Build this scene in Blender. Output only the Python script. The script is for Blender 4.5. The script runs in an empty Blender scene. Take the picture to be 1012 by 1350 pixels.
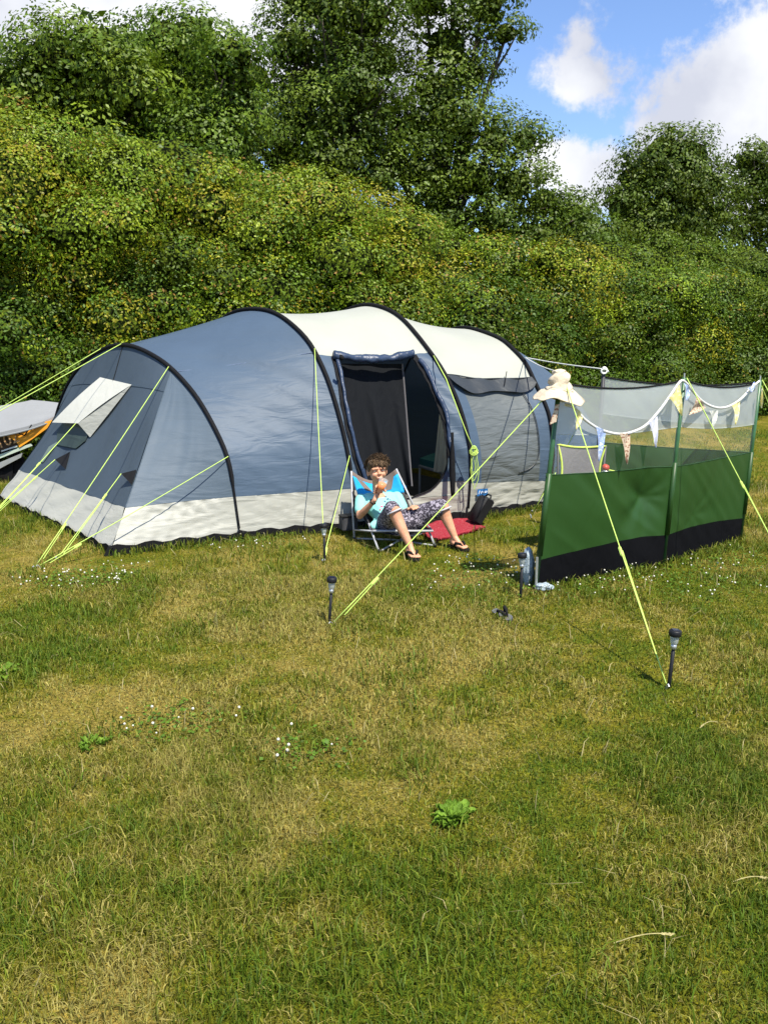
import bpy, bmesh, math, random
import numpy as np
from mathutils import Vector, Matrix, noise as mnoise
random.seed(7); rng = np.random.default_rng(11)
R = math.radians
C = bpy.context.scene.collection
scene = bpy.context.scene

# ------------------------------------------------------------------ camera
FOC, CAM_H = 1120.0, 1.6                       # focal length in pixels of a 1012 x 1350 picture
TH = math.atan(240 / 1120.0)
cam_d = bpy.data.cameras.new('camera'); cam = bpy.data.objects.new('camera', cam_d); C.objects.link(cam)
cam.location = (0, 0, CAM_H); cam.rotation_euler = (math.pi / 2 - TH, 0, 0)
cam_d.sensor_fit = 'VERTICAL'; cam_d.sensor_height = 24.0; cam_d.lens = 24.0 * FOC / 1350.0
cam_d.clip_start = 0.05; cam_d.clip_end = 600
scene.camera = cam

# ------------------------------------------------------------------ light
SUN = Vector((0.52, -0.854, 0)).normalized() * math.cos(R(60)) + Vector((0, 0, math.sin(R(60))))
sd = bpy.data.lights.new('sun', 'SUN'); sd.energy = 4.9; sd.angle = R(0.55); sd.color = (1.0, 0.945, 0.82)
so = bpy.data.objects.new('sun', sd); C.objects.link(so)
so.rotation_euler = SUN.to_track_quat('Z', 'Y').to_euler(); so.location = (6, -8, 20)
w = bpy.data.worlds.new('World'); scene.world = w; w.use_nodes = True
nt = w.node_tree; N = nt.nodes; Lk = nt.links; N.clear()
out = N.new('ShaderNodeOutputWorld'); bg = N.new('ShaderNodeBackground'); Lk.new(bg.outputs[0], out.inputs[0])
sky = N.new('ShaderNodeTexSky'); sky.sky_type = 'NISHITA'; sky.sun_disc = False
sky.sun_elevation = R(60); sky.sun_rotation = math.atan2(SUN.x, SUN.y); sky.ozone_density = 2.0; sky.dust_density = 0.5
bg.inputs[1].default_value = 0.092
tc = N.new('ShaderNodeTexCoord')
def vmath(op, a, b=None):
    n = N.new('ShaderNodeVectorMath'); n.operation = op
    for i, x in enumerate((a, b)):
        if x is None: continue
        if isinstance(x, (tuple, list, Vector)): n.inputs[i].default_value = x
        else: Lk.new(x, n.inputs[i])
    return n
def fmath(op, a, b=None, c=None, clamp=False):
    n = N.new('ShaderNodeMath'); n.operation = op; n.use_clamp = clamp
    for i, x in enumerate((a, b, c)):
        if x is None: continue
        if isinstance(x, (int, float)): n.inputs[i].default_value = x
        else: Lk.new(x, n.inputs[i])
    return n.outputs[0]
sxyz = N.new('ShaderNodeSeparateXYZ'); Lk.new(tc.outputs['Generated'], sxyz.inputs[0])
zz = fmath('ADD', fmath('MAXIMUM', sxyz.outputs[2], 0.0), 0.22)
comb = N.new('ShaderNodeCombineXYZ')
Lk.new(fmath('DIVIDE', sxyz.outputs[0], zz), comb.inputs[0]); Lk.new(fmath('DIVIDE', sxyz.outputs[1], zz), comb.inputs[1])
n1 = N.new('ShaderNodeTexNoise'); n1.inputs['Scale'].default_value = 1.6; n1.inputs['Detail'].default_value = 9; n1.inputs['Roughness'].default_value = 0.58
n1.inputs['Distortion'].default_value = 0.35
Lk.new(comb.outputs[0], n1.inputs['Vector'])
nd = N.new('ShaderNodeTexNoise'); nd.inputs['Scale'].default_value = 11; nd.inputs['Detail'].default_value = 8; nd.inputs['Roughness'].default_value = 0.66
Lk.new(tc.outputs['Generated'], nd.inputs['Vector'])
def raydir(px, py):
    a = (px - 506) / FOC; b = (675 - py) / FOC
    return Vector((a, math.cos(TH) + b * math.sin(TH), -math.sin(TH) + b * math.cos(TH)))
# cumulus banks standing in given directions of the sky (direction, angular size, weight)
mask = None
for (px, py, r_, wgt, sy) in ((1000, 165, .10, 1.0, 1.1), (940, 190, .05, 1.0, 1.1), (768, 55, .036, .30, .8), (790, 92, .038, .33, 1.6), (785, 245, .042, .6, 1.5), (735, 215, .03, .6, 1.5),
                     (20, 40, .10, 1.0, 1.2), (260, -10, .10, .8, 1.4), (440, 40, .10, .7, 1), (520, 60, .10, .8, 1), (955, 62, .022, .3, 1.6), (-420, 60, .35, 1, 1), (1500, 60, .3, 1, 1)):
    d = raydir(px, py).normalized()
    df = vmath('SUBTRACT', tc.outputs['Generated'], tuple(d))
    sc = vmath('MULTIPLY', df.outputs[0], (1 / sy, 1, 1))
    ln = N.new('ShaderNodeVectorMath'); ln.operation = 'LENGTH'; Lk.new(sc.outputs[0], ln.inputs[0])
    q = fmath('SUBTRACT', 1.0, fmath('DIVIDE', ln.outputs['Value'], r_ * 1.25))
    q = fmath('MULTIPLY', q, wgt)
    mask = q if mask is None else fmath('MAXIMUM', mask, q)
m1 = fmath('ADD', fmath('MULTIPLY', mask, 1.15), fmath('MULTIPLY', fmath('SUBTRACT', nd.outputs[0], 0.5), 1.25))
mr = N.new('ShaderNodeMapRange'); mr.interpolation_type = 'SMOOTHSTEP'; mr.inputs[1].default_value = 0.12; mr.inputs[2].default_value = 0.36
Lk.new(m1, mr.inputs[0])
mr2 = N.new('ShaderNodeMapRange'); mr2.interpolation_type = 'SMOOTHSTEP'; mr2.inputs[1].default_value = 0.60; mr2.inputs[2].default_value = 0.9; mr2.inputs[4].default_value = 0.45
Lk.new(n1.outputs[0], mr2.inputs[0])
cm = fmath('MAXIMUM', mr.outputs[0], mr2.outputs[0])
# cloud brightness: white tops, greyer bellies by noise
n3 = N.new('ShaderNodeTexNoise'); n3.inputs['Scale'].default_value = 5.5; n3.inputs['Detail'].default_value = 6
Lk.new(tc.outputs['Generated'], n3.inputs['Vector'])
cr_ = N.new('ShaderNodeValToRGB'); cr_.color_ramp.elements[0].position = 0.38; cr_.color_ramp.elements[1].position = 0.60
cr_.color_ramp.elements[0].color = (4.3, 4.5, 5.2, 1); cr_.color_ramp.elements[1].color = (7.0, 7.1, 7.3, 1)
Lk.new(n3.outputs[0], cr_.inputs[0])
tint = N.new('ShaderNodeMix'); tint.data_type = 'RGBA'; tint.blend_type = 'MULTIPLY'; tint.inputs[0].default_value = 1
Lk.new(sky.outputs[0], tint.inputs[6]); tint.inputs[7].default_value = (1.04, 1.14, 1.36, 1)
mx = N.new('ShaderNodeMix'); mx.data_type = 'RGBA'; Lk.new(cm, mx.inputs[0]); Lk.new(tint.outputs[2], mx.inputs[6]); Lk.new(cr_.outputs[0], mx.inputs[7])
Lk.new(mx.outputs[2], bg.inputs[0])

scene.view_settings.view_transform = 'Standard'; scene.view_settings.look = 'None'
scene.view_settings.exposure = 0.80; scene.view_settings.gamma = 1.0; scene.view_settings.use_curve_mapping = False
scene.render.engine = 'CYCLES'
scene.cycles.max_bounces = 8; scene.cycles.transparent_max_bounces = 16; scene.cycles.diffuse_bounces = 3

# ------------------------------------------------------------------ helpers
def P(px, py, Y):                               # the point seen at a pixel, at distance Y in front of the camera
    r = raydir(px, py); return Vector((0, 0, CAM_H)) + r * (Y / r.y)
def G(px, py, z=0.0):                           # the point seen at a pixel, at height z
    r = raydir(px, py); return Vector((0, 0, CAM_H)) + r * ((z - CAM_H) / r.z)

def material(name, col, rough=0.8, var=0.12, scale=8.0, bump=0.0, bscale=60.0, spec=0.3, trans=0.0, metal=0.0, col2=None, stretch=None,
             attr=None, alpha=1.0, ramp=None, sheen=0.0, detail=5):
    m = bpy.data.materials.new(name); m.use_nodes = True
    t = m.node_tree; n = t.nodes; l = t.links; b = n['Principled BSDF']; o = n['Material Output']
    b.inputs['Roughness'].default_value = rough; b.inputs['Specular IOR Level'].default_value = spec; b.inputs['Metallic'].default_value = metal
    tcn = n.new('ShaderNodeTexCoord'); mp = n.new('ShaderNodeMapping'); l.new(tcn.outputs['Object'], mp.inputs[0])
    if stretch: mp.inputs['Scale'].default_value = stretch
    nz = n.new('ShaderNodeTexNoise'); nz.inputs['Scale'].default_value = scale; nz.inputs['Detail'].default_value = detail; l.new(mp.outputs[0], nz.inputs['Vector'])
    rp = n.new('ShaderNodeValToRGB'); l.new(nz.outputs[0], rp.inputs[0])
    c = tuple(col)
    if ramp:
        rp.color_ramp.elements[0].position = ramp[0]; rp.color_ramp.elements[1].position = ramp[1]
    else:
        rp.color_ramp.elements[0].position = 0.3; rp.color_ramp.elements[1].position = 0.7
    if col2 is None:
        rp.color_ramp.elements[0].color = tuple(x * (1 - var) for x in c) + (1,); rp.color_ramp.elements[1].color = tuple(min(1, x * (1 + var)) for x in c) + (1,)
    else:
        rp.color_ramp.elements[0].color = c + (1,); rp.color_ramp.elements[1].color = tuple(col2) + (1,)
    cs = rp.outputs[0]
    if attr:
        at = n.new('ShaderNodeAttribute'); at.attribute_name = attr
        mm = n.new('ShaderNodeMix'); mm.data_type = 'RGBA'; mm.blend_type = 'MULTIPLY'; mm.inputs[0].default_value = 1
        l.new(at.outputs['Color'], mm.inputs[6]); l.new(cs, mm.inputs[7]); cs = mm.outputs[2]
    l.new(cs, b.inputs['Base Color'])
    if bump:
        nb = n.new('ShaderNodeTexNoise'); nb.inputs['Scale'].default_value = bscale; nb.inputs['Detail'].default_value = 4; l.new(mp.outputs[0], nb.inputs['Vector'])
        bn = n.new('ShaderNodeBump'); bn.inputs['Strength'].default_value = min(1, bump); bn.inputs['Distance'].default_value = 0.02
        l.new(nb.outputs[0], bn.inputs['Height']); l.new(bn.outputs[0], b.inputs['Normal'])
    last = b.outputs[0]
    if trans:
        tr = n.new('ShaderNodeBsdfTranslucent'); l.new(cs, tr.inputs[0])
        ms = n.new('ShaderNodeMixShader'); ms.inputs[0].default_value = trans; l.new(last, ms.inputs[1]); l.new(tr.outputs[0], ms.inputs[2]); last = ms.outputs[0]
    if alpha < 1:
        tp = n.new('ShaderNodeBsdfTransparent')
        ms = n.new('ShaderNodeMixShader'); ms.inputs[0].default_value = alpha; l.new(tp.outputs[0], ms.inputs[1]); l.new(last, ms.inputs[2]); last = ms.outputs[0]
    l.new(last, o.inputs[0])
    return m

def mesh_obj(name, verts, faces, m, parent=None, smooth=False):
    me = bpy.data.meshes.new(name); me.from_pydata([tuple(v) for v in verts], [], faces); me.update()
    if smooth: me.polygons.foreach_set('use_smooth', [True] * len(me.polygons))
    o = bpy.data.objects.new(name, me); C.objects.link(o)
    if m: me.materials.append(m)
    if parent: o.parent = parent; o.matrix_parent_inverse = Matrix.Translation(parent.location).inverted()
    return o
def thing(name, label, cat, loc=(0, 0, 0), group=None):
    o = bpy.data.objects.new(name, None); C.objects.link(o); o.location = loc; o.empty_display_size = 0.05
    o['label'] = label; o['category'] = cat
    if group: o['group'] = group
    return o
def tag(o, label, cat, group=None):
    o['label'] = label; o['category'] = cat
    if group: o['group'] = group
    return o

class MB:
    def __init__(s): s.v = []; s.f = []
    def add(s, v, f):
        k = len(s.v); s.v += [Vector(x) for x in v]; s.f += [tuple(i + k for i in q) for q in f]; return s
    def box(s, c, size, rot=None, bev=0.0):
        bm = bmesh.new(); bmesh.ops.create_cube(bm, size=1.0)
        for v in bm.verts: v.co = Vector((v.co.x * size[0], v.co.y * size[1], v.co.z * size[2]))
        if bev: bmesh.ops.bevel(bm, geom=bm.edges[:], offset=bev, segments=2, affect='EDGES')
        M = (rot.to_4x4() if rot is not None else Matrix.Identity(4))
        for v in bm.verts: v.co = M @ v.co + Vector(c)
        bm.verts.index_update(); s.add([v.co.copy() for v in bm.verts], [[v.index for v in f.verts] for f in bm.faces]); bm.free(); return s
    def tube(s, pts, r, n=8, cap=True):
        pts = [Vector(p) for p in pts]; rs = r if isinstance(r, (list, tuple)) else [r] * len(pts)
        k = len(s.v); up = None
        for i, p in enumerate(pts):
            d = (pts[min(i + 1, len(pts) - 1)] - pts[max(i - 1, 0)])
            if d.length < 1e-9: d = Vector((0, 0, 1))
            d.normalize()
            if up is None: up = d.orthogonal().normalized()
            up = (up - d * up.dot(d)); up = up.normalized() if up.length > 1e-6 else d.orthogonal().normalized()
            sd_ = d.cross(up)
            for j in range(n):
                a = 2 * math.pi * j / n; s.v.append(p + (up * math.cos(a) + sd_ * math.sin(a)) * rs[i])
        for i in range(len(pts) - 1):
            for j in range(n): s.f.append((k + i * n + j, k + i * n + (j + 1) % n, k + (i + 1) * n + (j + 1) % n, k + (i + 1) * n + j))
        if cap: s.f.append(tuple(k + j for j in reversed(range(n)))); s.f.append(tuple(k + (len(pts) - 1) * n + j for j in range(n)))
        return s
    def lathe(s, prof, c, axis=(0, 0, 1), n=20):    # profile of (radius, height)
        ax = Vector(axis).normalized(); u = ax.orthogonal().normalized(); v = ax.cross(u); c = Vector(c); k = len(s.v)
        for r_, h in prof:
            for j in range(n):
                a = 2 * math.pi * j / n; s.v.append(c + ax * h + (u * math.cos(a) + v * math.sin(a)) * r_)
        for i in range(len(prof) - 1):
            for j in range(n): s.f.append((k + i * n + j, k + i * n + (j + 1) % n, k + (i + 1) * n + (j + 1) % n, k + (i + 1) * n + j))
        return s
    def grid(s, fn, nu, nv, u0=0., u1=1., v0=0., v1=1.):
        k = len(s.v)
        for j in range(nv + 1):
            for i in range(nu + 1): s.v.append(Vector(fn(u0 + (u1 - u0) * i / nu, v0 + (v1 - v0) * j / nv)))
        for j in range(nv):
            for i in range(nu):
                a = k + j * (nu + 1) + i; s.f.append((a, a + 1, a + nu + 2, a + nu + 1))
        return s
    def build(s, name, m, parent=None, smooth=False): return mesh_obj(name, s.v, s.f, m, parent, smooth)
def capsules(items, vox, name, m, parent=None, smooth_it=3):   # one continuous skin round tapered limbs and ellipsoids
    mb = MB()
    for it in items:
        if it[0] == 'e':                        # ellipsoid: centre, radii, rotation
            _, c, rad, rot = it
            bm = bmesh.new(); bmesh.ops.create_icosphere(bm, subdivisions=3, radius=1)
            for v in bm.verts:
                q = Vector((v.co.x * rad[0], v.co.y * rad[1], v.co.z * rad[2]))
                v.co = (rot @ q if rot is not None else q) + Vector(c)
            bm.verts.index_update(); mb.add([v.co.copy() for v in bm.verts], [[v.index for v in f.verts] for f in bm.faces]); bm.free()
        else:
            p0, r0, p1, r1 = it; p0, p1 = Vector(p0), Vector(p1); d = (p1 - p0)
            L = d.length; d = d.normalized() if L > 1e-6 else Vector((0, 0, 1)); pts = []; rs = []
            for a in (-80, -60, -35, 0): pts.append(p0 + d * r0 * math.sin(R(a))); rs.append(r0 * math.cos(R(a)))
            for a in (0, 35, 60, 80): pts.append(p1 + d * r1 * math.sin(R(a))); rs.append(r1 * math.cos(R(a)))
            mb.tube(pts, rs, 14)
    tmp = mesh_obj('tmp_skin', mb.v, mb.f, None)
    md = tmp.modifiers.new('r', 'REMESH'); md.mode = 'VOXEL'; md.voxel_size = vox
    sm = tmp.modifiers.new('s', 'SMOOTH'); sm.factor = 0.5; sm.iterations = smooth_it
    dg = bpy.context.evaluated_depsgraph_get(); me = bpy.data.meshes.new_from_object(tmp.evaluated_get(dg))
    bpy.data.objects.remove(tmp, do_unlink=True)
    me.name = name; me.polygons.foreach_set('use_smooth', [True] * len(me.polygons))
    me.materials.clear(); me.materials.append(m)
    o = bpy.data.objects.new(name, me); C.objects.link(o)
    if parent: o.parent = parent; o.matrix_parent_inverse = Matrix.Translation(parent.location).inverted()
    return o

# lattice value noise in the ground plane, shared by the turf and the soil under it
_lat = rng.random((256, 256))
def vnoise(x, y, sc, off=0):
    x = np.asarray(x) * sc + 37.3 + off * 13.7; y = np.asarray(y) * sc + 91.1 + off * 7.3
    xi = np.floor(x).astype(int); yi = np.floor(y).astype(int); fx = x - xi; fy = y - yi
    fx = fx * fx * (3 - 2 * fx); fy = fy * fy * (3 - 2 * fy)
    g = lambda a, b: _lat[a % 256, b % 256]
    return (g(xi, yi) * (1 - fx) + g(xi + 1, yi) * fx) * (1 - fy) + (g(xi, yi + 1) * (1 - fx) + g(xi + 1, yi + 1) * fx) * fy
def fbm(x, y, sc, off=0):
    return .5 * vnoise(x, y, sc, off) + .27 * vnoise(x, y, sc * 2.1, off + 1) + .15 * vnoise(x, y, sc * 4.3, off + 2) + .08 * vnoise(x, y, sc * 9, off + 3)

def leaf_mesh(name, cen, nrm, size, col, m, parent=None, aspect=0.55, droop=0.25):
    n = len(cen); nrm = nrm / np.maximum(1e-6, np.linalg.norm(nrm, axis=1))[:, None]
    t = rng.normal(size=(n, 3)); t -= nrm * (t * nrm).sum(1)[:, None]; t /= np.maximum(1e-6, np.linalg.norm(t, axis=1))[:, None]
    b = np.cross(nrm, t); s = np.asarray(size)[:, None]
    v = np.empty((n, 4, 3)); v[:, 0] = cen - t * s * .5; v[:, 1] = cen + b * s * aspect * .5 + nrm * s * droop * .3 + t * s * .05
    v[:, 2] = cen + t * s * .5; v[:, 3] = cen - b * s * aspect * .5 + nrm * s * droop * .3 + t * s * .05
    me = bpy.data.meshes.new(name); me.vertices.add(4 * n); me.vertices.foreach_set('co', v.reshape(-1))
    me.loops.add(4 * n); me.loops.foreach_set('vertex_index', np.arange(4 * n, dtype=np.int32))
    me.polygons.add(n); me.polygons.foreach_set('loop_start', np.arange(0, 4 * n, 4, dtype=np.int32))
    me.update(calc_edges=True)
    ca = me.color_attributes.new('tint', 'FLOAT_COLOR', 'POINT'); cc = np.ones((n, 4, 4)); cc[:, :, :3] = col[:, None, :]
    ca.data.foreach_set('color', cc.reshape(-1).astype(np.float32))
    me.materials.append(m); o = bpy.data.objects.new(name, me); C.objects.link(o)
    if parent: o.parent = parent; o.matrix_parent_inverse = Matrix.Translation(parent.location).inverted()
    return o
# ------------------------------------------------------------------ the field
def patch(x, y):                                # 0 lush green .. 1 dry straw
    d = fbm(x, y, 1.1, 5); e = fbm(x, y, 4.4, 9); g = vnoise(x, y, 13, 3)
    return np.clip((d * .46 + e * .32 + g * .22 - .36) / .30, 0, 1)
GREEN = np.array((.100, .172, .010)); OLIVE = np.array((.205, .218, .018)); STRAW = np.array((.39, .335, .092))
def turf_colour(p):
    p = np.asarray(p)[:, None]
    return np.where(p < .5, GREEN + (OLIVE - GREEN) * p * 2, OLIVE + (STRAW - OLIVE) * (p - .5) * 2)
m_soil = material('turf_soil', (.30, .30, .28), .95, scale=60, bump=1, bscale=150, col2=(1.25, 1.2, 1.1), attr='tint', spec=.1, detail=9)
gx = np.concatenate([np.linspace(-90, -8, 24)[:-1], np.arange(-8, 9, .06), np.linspace(9, 90, 24)])
gy = np.concatenate([np.linspace(-40, .8, 12)[:-1], np.arange(.8, 12, .06), np.linspace(12, 30, 60)[1:], np.linspace(30, 160, 20)[1:]])
X, Y_ = np.meshgrid(gx, gy); Z = (fbm(X, Y_, .8, 3) - .5) * .03 * np.clip((Y_ - .5) / 2, 0, 1)
def ground_z(x, y): return (fbm(np.array([x]), np.array([y]), .8, 3)[0] - .5) * .03 * min(1, max(0, (y - .5) / 2)) 
nx, ny = len(gx), len(gy)
idx = np.arange(nx * ny).reshape(ny, nx)
q = np.stack([idx[:-1, :-1], idx[:-1, 1:], idx[1:, 1:], idx[1:, :-1]], -1).reshape(-1, 4)
me = bpy.data.meshes.new('ground'); me.vertices.add(nx * ny); me.vertices.foreach_set('co', np.stack([X, Y_, Z], -1).reshape(-1))
me.loops.add(len(q) * 4); me.loops.foreach_set('vertex_index', q.reshape(-1).astype(np.int32)); me.polygons.add(len(q))
me.polygons.foreach_set('loop_start', np.arange(0, len(q) * 4, 4, dtype=np.int32)); me.update(calc_edges=True)
ca = me.color_attributes.new('tint', 'FLOAT_COLOR', 'POINT'); cc = np.ones((nx * ny, 4))
cc[:, :3] = turf_colour(patch(X.reshape(-1), Y_.reshape(-1)) * .8 + .15) * np.array((.92, .82, .72))
ca.data.foreach_set('color', cc.reshape(-1).astype(np.float32)); me.materials.append(m_soil)
gr = bpy.data.objects.new('ground', me); C.objects.link(gr); gr['kind'] = 'structure'

m_grass = material('grass_blade', (.8, .8, .8), .6, scale=30, var=.2, attr='tint', trans=.3, spec=.25)
TENT_POLY = np.array([(-1.95, 6.03), (-1.10, 6.47), (-.22, 6.84), (.73, 7.2), (1.5, 7.76), (2.4, 8.2), (1.2, 11), (-1.5, 10.3), (-3.4, 8.7), (-3.66, 7.95)])
BLANKET = np.array([tuple(G(*q)[:2]) for q in ((570, 716), (548, 699), (600, 677), (641, 697))])
def inside(x, y, poly):
    return inside_one(x, y, poly) | inside_one(x, y, BLANKET)
def inside_one(x, y, poly):
    r_ = np.zeros(len(x), bool); j = len(poly) - 1
    for i in range(len(poly)):
        a, b = poly[i], poly[j]
        r_ ^= ((a[1] > y) != (b[1] > y)) & (x < (b[0] - a[0]) * (y - a[1]) / (b[1] - a[1] + 1e-12) + a[0]); j = i
    return r_
def blades(x, y, h, wd, lean, col):
    n = len(x); a = rng.uniform(0, 2 * np.pi, n); la = rng.uniform(0, 2 * np.pi, n)
    sx, sy = np.cos(a) * wd * .5, np.sin(a) * wd * .5; lx, ly = np.cos(la) * h * lean, np.sin(la) * h * lean
    z0 = (fbm(x, y, .8, 3) - .5) * .03 * np.clip((y - .5) / 2, 0, 1) - .003
    k = 5; v = np.empty((n, k, 3))
    v[:, 0] = np.stack([x - sx, y - sy, z0], -1); v[:, 1] = np.stack([x + sx, y + sy, z0], -1)
    v[:, 2] = np.stack([x + sx * .8 + lx * .3, y + sy * .8 + ly * .3, z0 + h * .6], -1); v[:, 3] = np.stack([x - sx * .8 + lx * .3, y - sy * .8 + ly * .3, z0 + h * .6], -1)
    v[:, 4] = np.stack([x + lx, y + ly, z0 + h * np.clip(1.05 - lean * .5, .25, 1)], -1)
    return v, np.repeat(col[:, None, :], k, 1)
VS, CSs = [], []
def scatter(n, y0, y1, hmin, hmax, wd, long=0.0):
    # area-uniform in the visible wedge, with a margin for a step to the side
    y = np.sqrt(rng.uniform(y0 ** 2, y1 ** 2, n)); x = rng.uniform(-1, 1, n); hw_ = y * .49 + .25; x = np.where(rng.random(n) < .72, x * hw_, np.sign(x) * (hw_ + 1.9 * np.abs(x) ** 1.5))
    keep = ~inside(x, y, TENT_POLY) & (y < 11.5 + x * .42); x, y = x[keep], y[keep]
    p = np.clip(patch(x, y) + rng.normal(0, .22, len(x)), 0, 1)
    dry = rng.random(len(x)) < .10 + .25 * p; p2 = np.where(dry, np.clip(p + .45, 0, 1), p * .9)
    tall = fbm(x, y, 1.7, 21)
    h = rng.uniform(hmin, hmax, len(x)) * (.55 + 1.0 * np.clip((tall - .35) / .35, 0, 1.3)) * (1.12 - .25 * p)
    lean = np.abs(rng.normal(.55, .35, len(x))); lean = np.where(dry, lean + .6, lean)
    col = turf_colour(p2) * rng.uniform(.65, 1.35, (len(x), 1)) * np.array((1, 1, 1.))
    v, c = blades(x, y, h, wd * rng.uniform(.6, 1.3, len(x)), lean, col)
    if y0 > 5: VF.append(v[:, [0, 1, 4]]); CF.append(c[:, :3])
    else: VS.append(v); CSs.append(c)
VF, CF = [], []
scatter(126000, 1.3, 3.2, .018, .044, .0034)
scatter(130000, 3.2, 5.5, .018, .044, .0046)
scatter(155000, 5.5, 9.0, .022, .050, .0065)
scatter(100000, 9.0, 19.0, .028, .065, .012)
# tufts of longer grass and single pale stalks
for k in range(430):
    y = math.sqrt(random.uniform(1.4 ** 2, 9.5 ** 2)); x = random.uniform(-1, 1) * (y * .5 + .6)
    if fbm(np.array([x]), np.array([y]), 1.7, 21)[0] < .46: continue
    n = random.randint(25, 60); xs = x + rng.normal(0, .035 + .01 * y, n); ys = y + rng.normal(0, .035 + .01 * y, n)
    kp = ~inside(xs, ys, TENT_POLY); xs, ys = xs[kp], ys[kp]; n = len(xs)
    if n == 0: continue
    col = turf_colour(np.clip(rng.normal(.22, .18, n), 0, 1)) * rng.uniform(.7, 1.35, (n, 1))
    v, c = blades(xs, ys, rng.uniform(.04, .10, n), .0035 + .0006 * y, np.abs(rng.normal(.6, .3, n)), col); VS.append(v); CSs.append(c)
n = 1500; y = np.sqrt(rng.uniform(1.4 ** 2, 9 ** 2, n)); x = rng.uniform(-1, 1, n) * (y * .5 + .6); kp = ~inside(x, y, TENT_POLY); x, y = x[kp], y[kp]; n = len(x)
v, c = blades(x, y, rng.uniform(.04, .12, n), .0022 + .0005 * y, np.abs(rng.normal(.9, .5, n)), np.array((.42, .36, .16)) * rng.uniform(.7, 1.2, (n, 1))); VS.append(v); CSs.append(c)
# unmown fringes along the tent hem and windbreak feet
for a, b, n in (((-1.95, 5.93), (-1.10, 6.38), 420), ((-1.10, 6.38), (-.24, 6.7), 300), ((.9, 7.2), (1.6, 7.68), 420), ((.97, 5.05), (1.93, 5.63), 520), ((1.95, 5.63), (2.78, 6.35), 480), ((-3.6, 7.9), (-2.0, 5.95), 500)):
    t = rng.random(n); x = a[0] + (b[0] - a[0]) * t + rng.normal(0, .035, n); y = a[1] + (b[1] - a[1]) * t + rng.normal(0, .035, n)
    col = turf_colour(np.clip(rng.normal(.3, .2, n), 0, 1)) * rng.uniform(.7, 1.3, (n, 1))
    v, c = blades(x, y, rng.uniform(.03, .09, n), .007, np.abs(rng.normal(.4, .25, n)), col); VS.append(v); CSs.append(c)
V = np.concatenate(VS); CC = np.concatenate(CSs); n = len(V)
me = bpy.data.meshes.new('grass'); me.vertices.add(n * 5); me.vertices.foreach_set('co', V.reshape(-1))
base = np.arange(n) * 5
fv = np.stack([base, base + 1, base + 2, base + 3, base + 3, base + 2, base + 4], -1)
me.loops.add(n * 7); me.loops.foreach_set('vertex_index', fv.reshape(-1).astype(np.int32)); me.polygons.add(2 * n)
ls = np.stack([np.arange(n) * 7, np.arange(n) * 7 + 4], -1).reshape(-1).astype(np.int32); me.polygons.foreach_set('loop_start', ls)
me.update(calc_edges=True)
ca = me.color_attributes.new('tint', 'FLOAT_COLOR', 'POINT'); c4 = np.ones((n, 5, 4)); c4[:, :, :3] = CC; ca.data.foreach_set('color', c4.reshape(-1).astype(np.float32))
me.materials.append(m_grass); 
def tri_blades(V3, C3):                           # farther blades: one tapering triangle each
    n = len(V3); bm_ = bpy.data.meshes.new('grass'); bm_.vertices.add(n * 3); bm_.vertices.foreach_set('co', V3.reshape(-1)); bm_.loops.add(n * 3)
    bm_.loops.foreach_set('vertex_index', np.arange(n * 3, dtype=np.int32)); bm_.polygons.add(n); bm_.polygons.foreach_set('loop_start', np.arange(0, n * 3, 3, dtype=np.int32)); bm_.update(calc_edges=True)
    ca_ = bm_.color_attributes.new('tint', 'FLOAT_COLOR', 'POINT'); c4_ = np.ones((n, 3, 4)); c4_[:, :, :3] = C3; ca_.data.foreach_set('color', c4_.reshape(-1).astype(np.float32)); bm_.materials.append(m_grass)
    o = bpy.data.objects.new('grass', bm_); C.objects.link(o); o['kind'] = 'stuff'; tag(o, 'farther mown grass running back to the hedge', 'grass')
tri_blades(np.concatenate(VF), np.concatenate(CF))
go = bpy.data.objects.new('grass', me); C.objects.link(go); go['kind'] = 'stuff'
tag(go, 'mown field grass mottled green and dry straw', 'grass')

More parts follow.
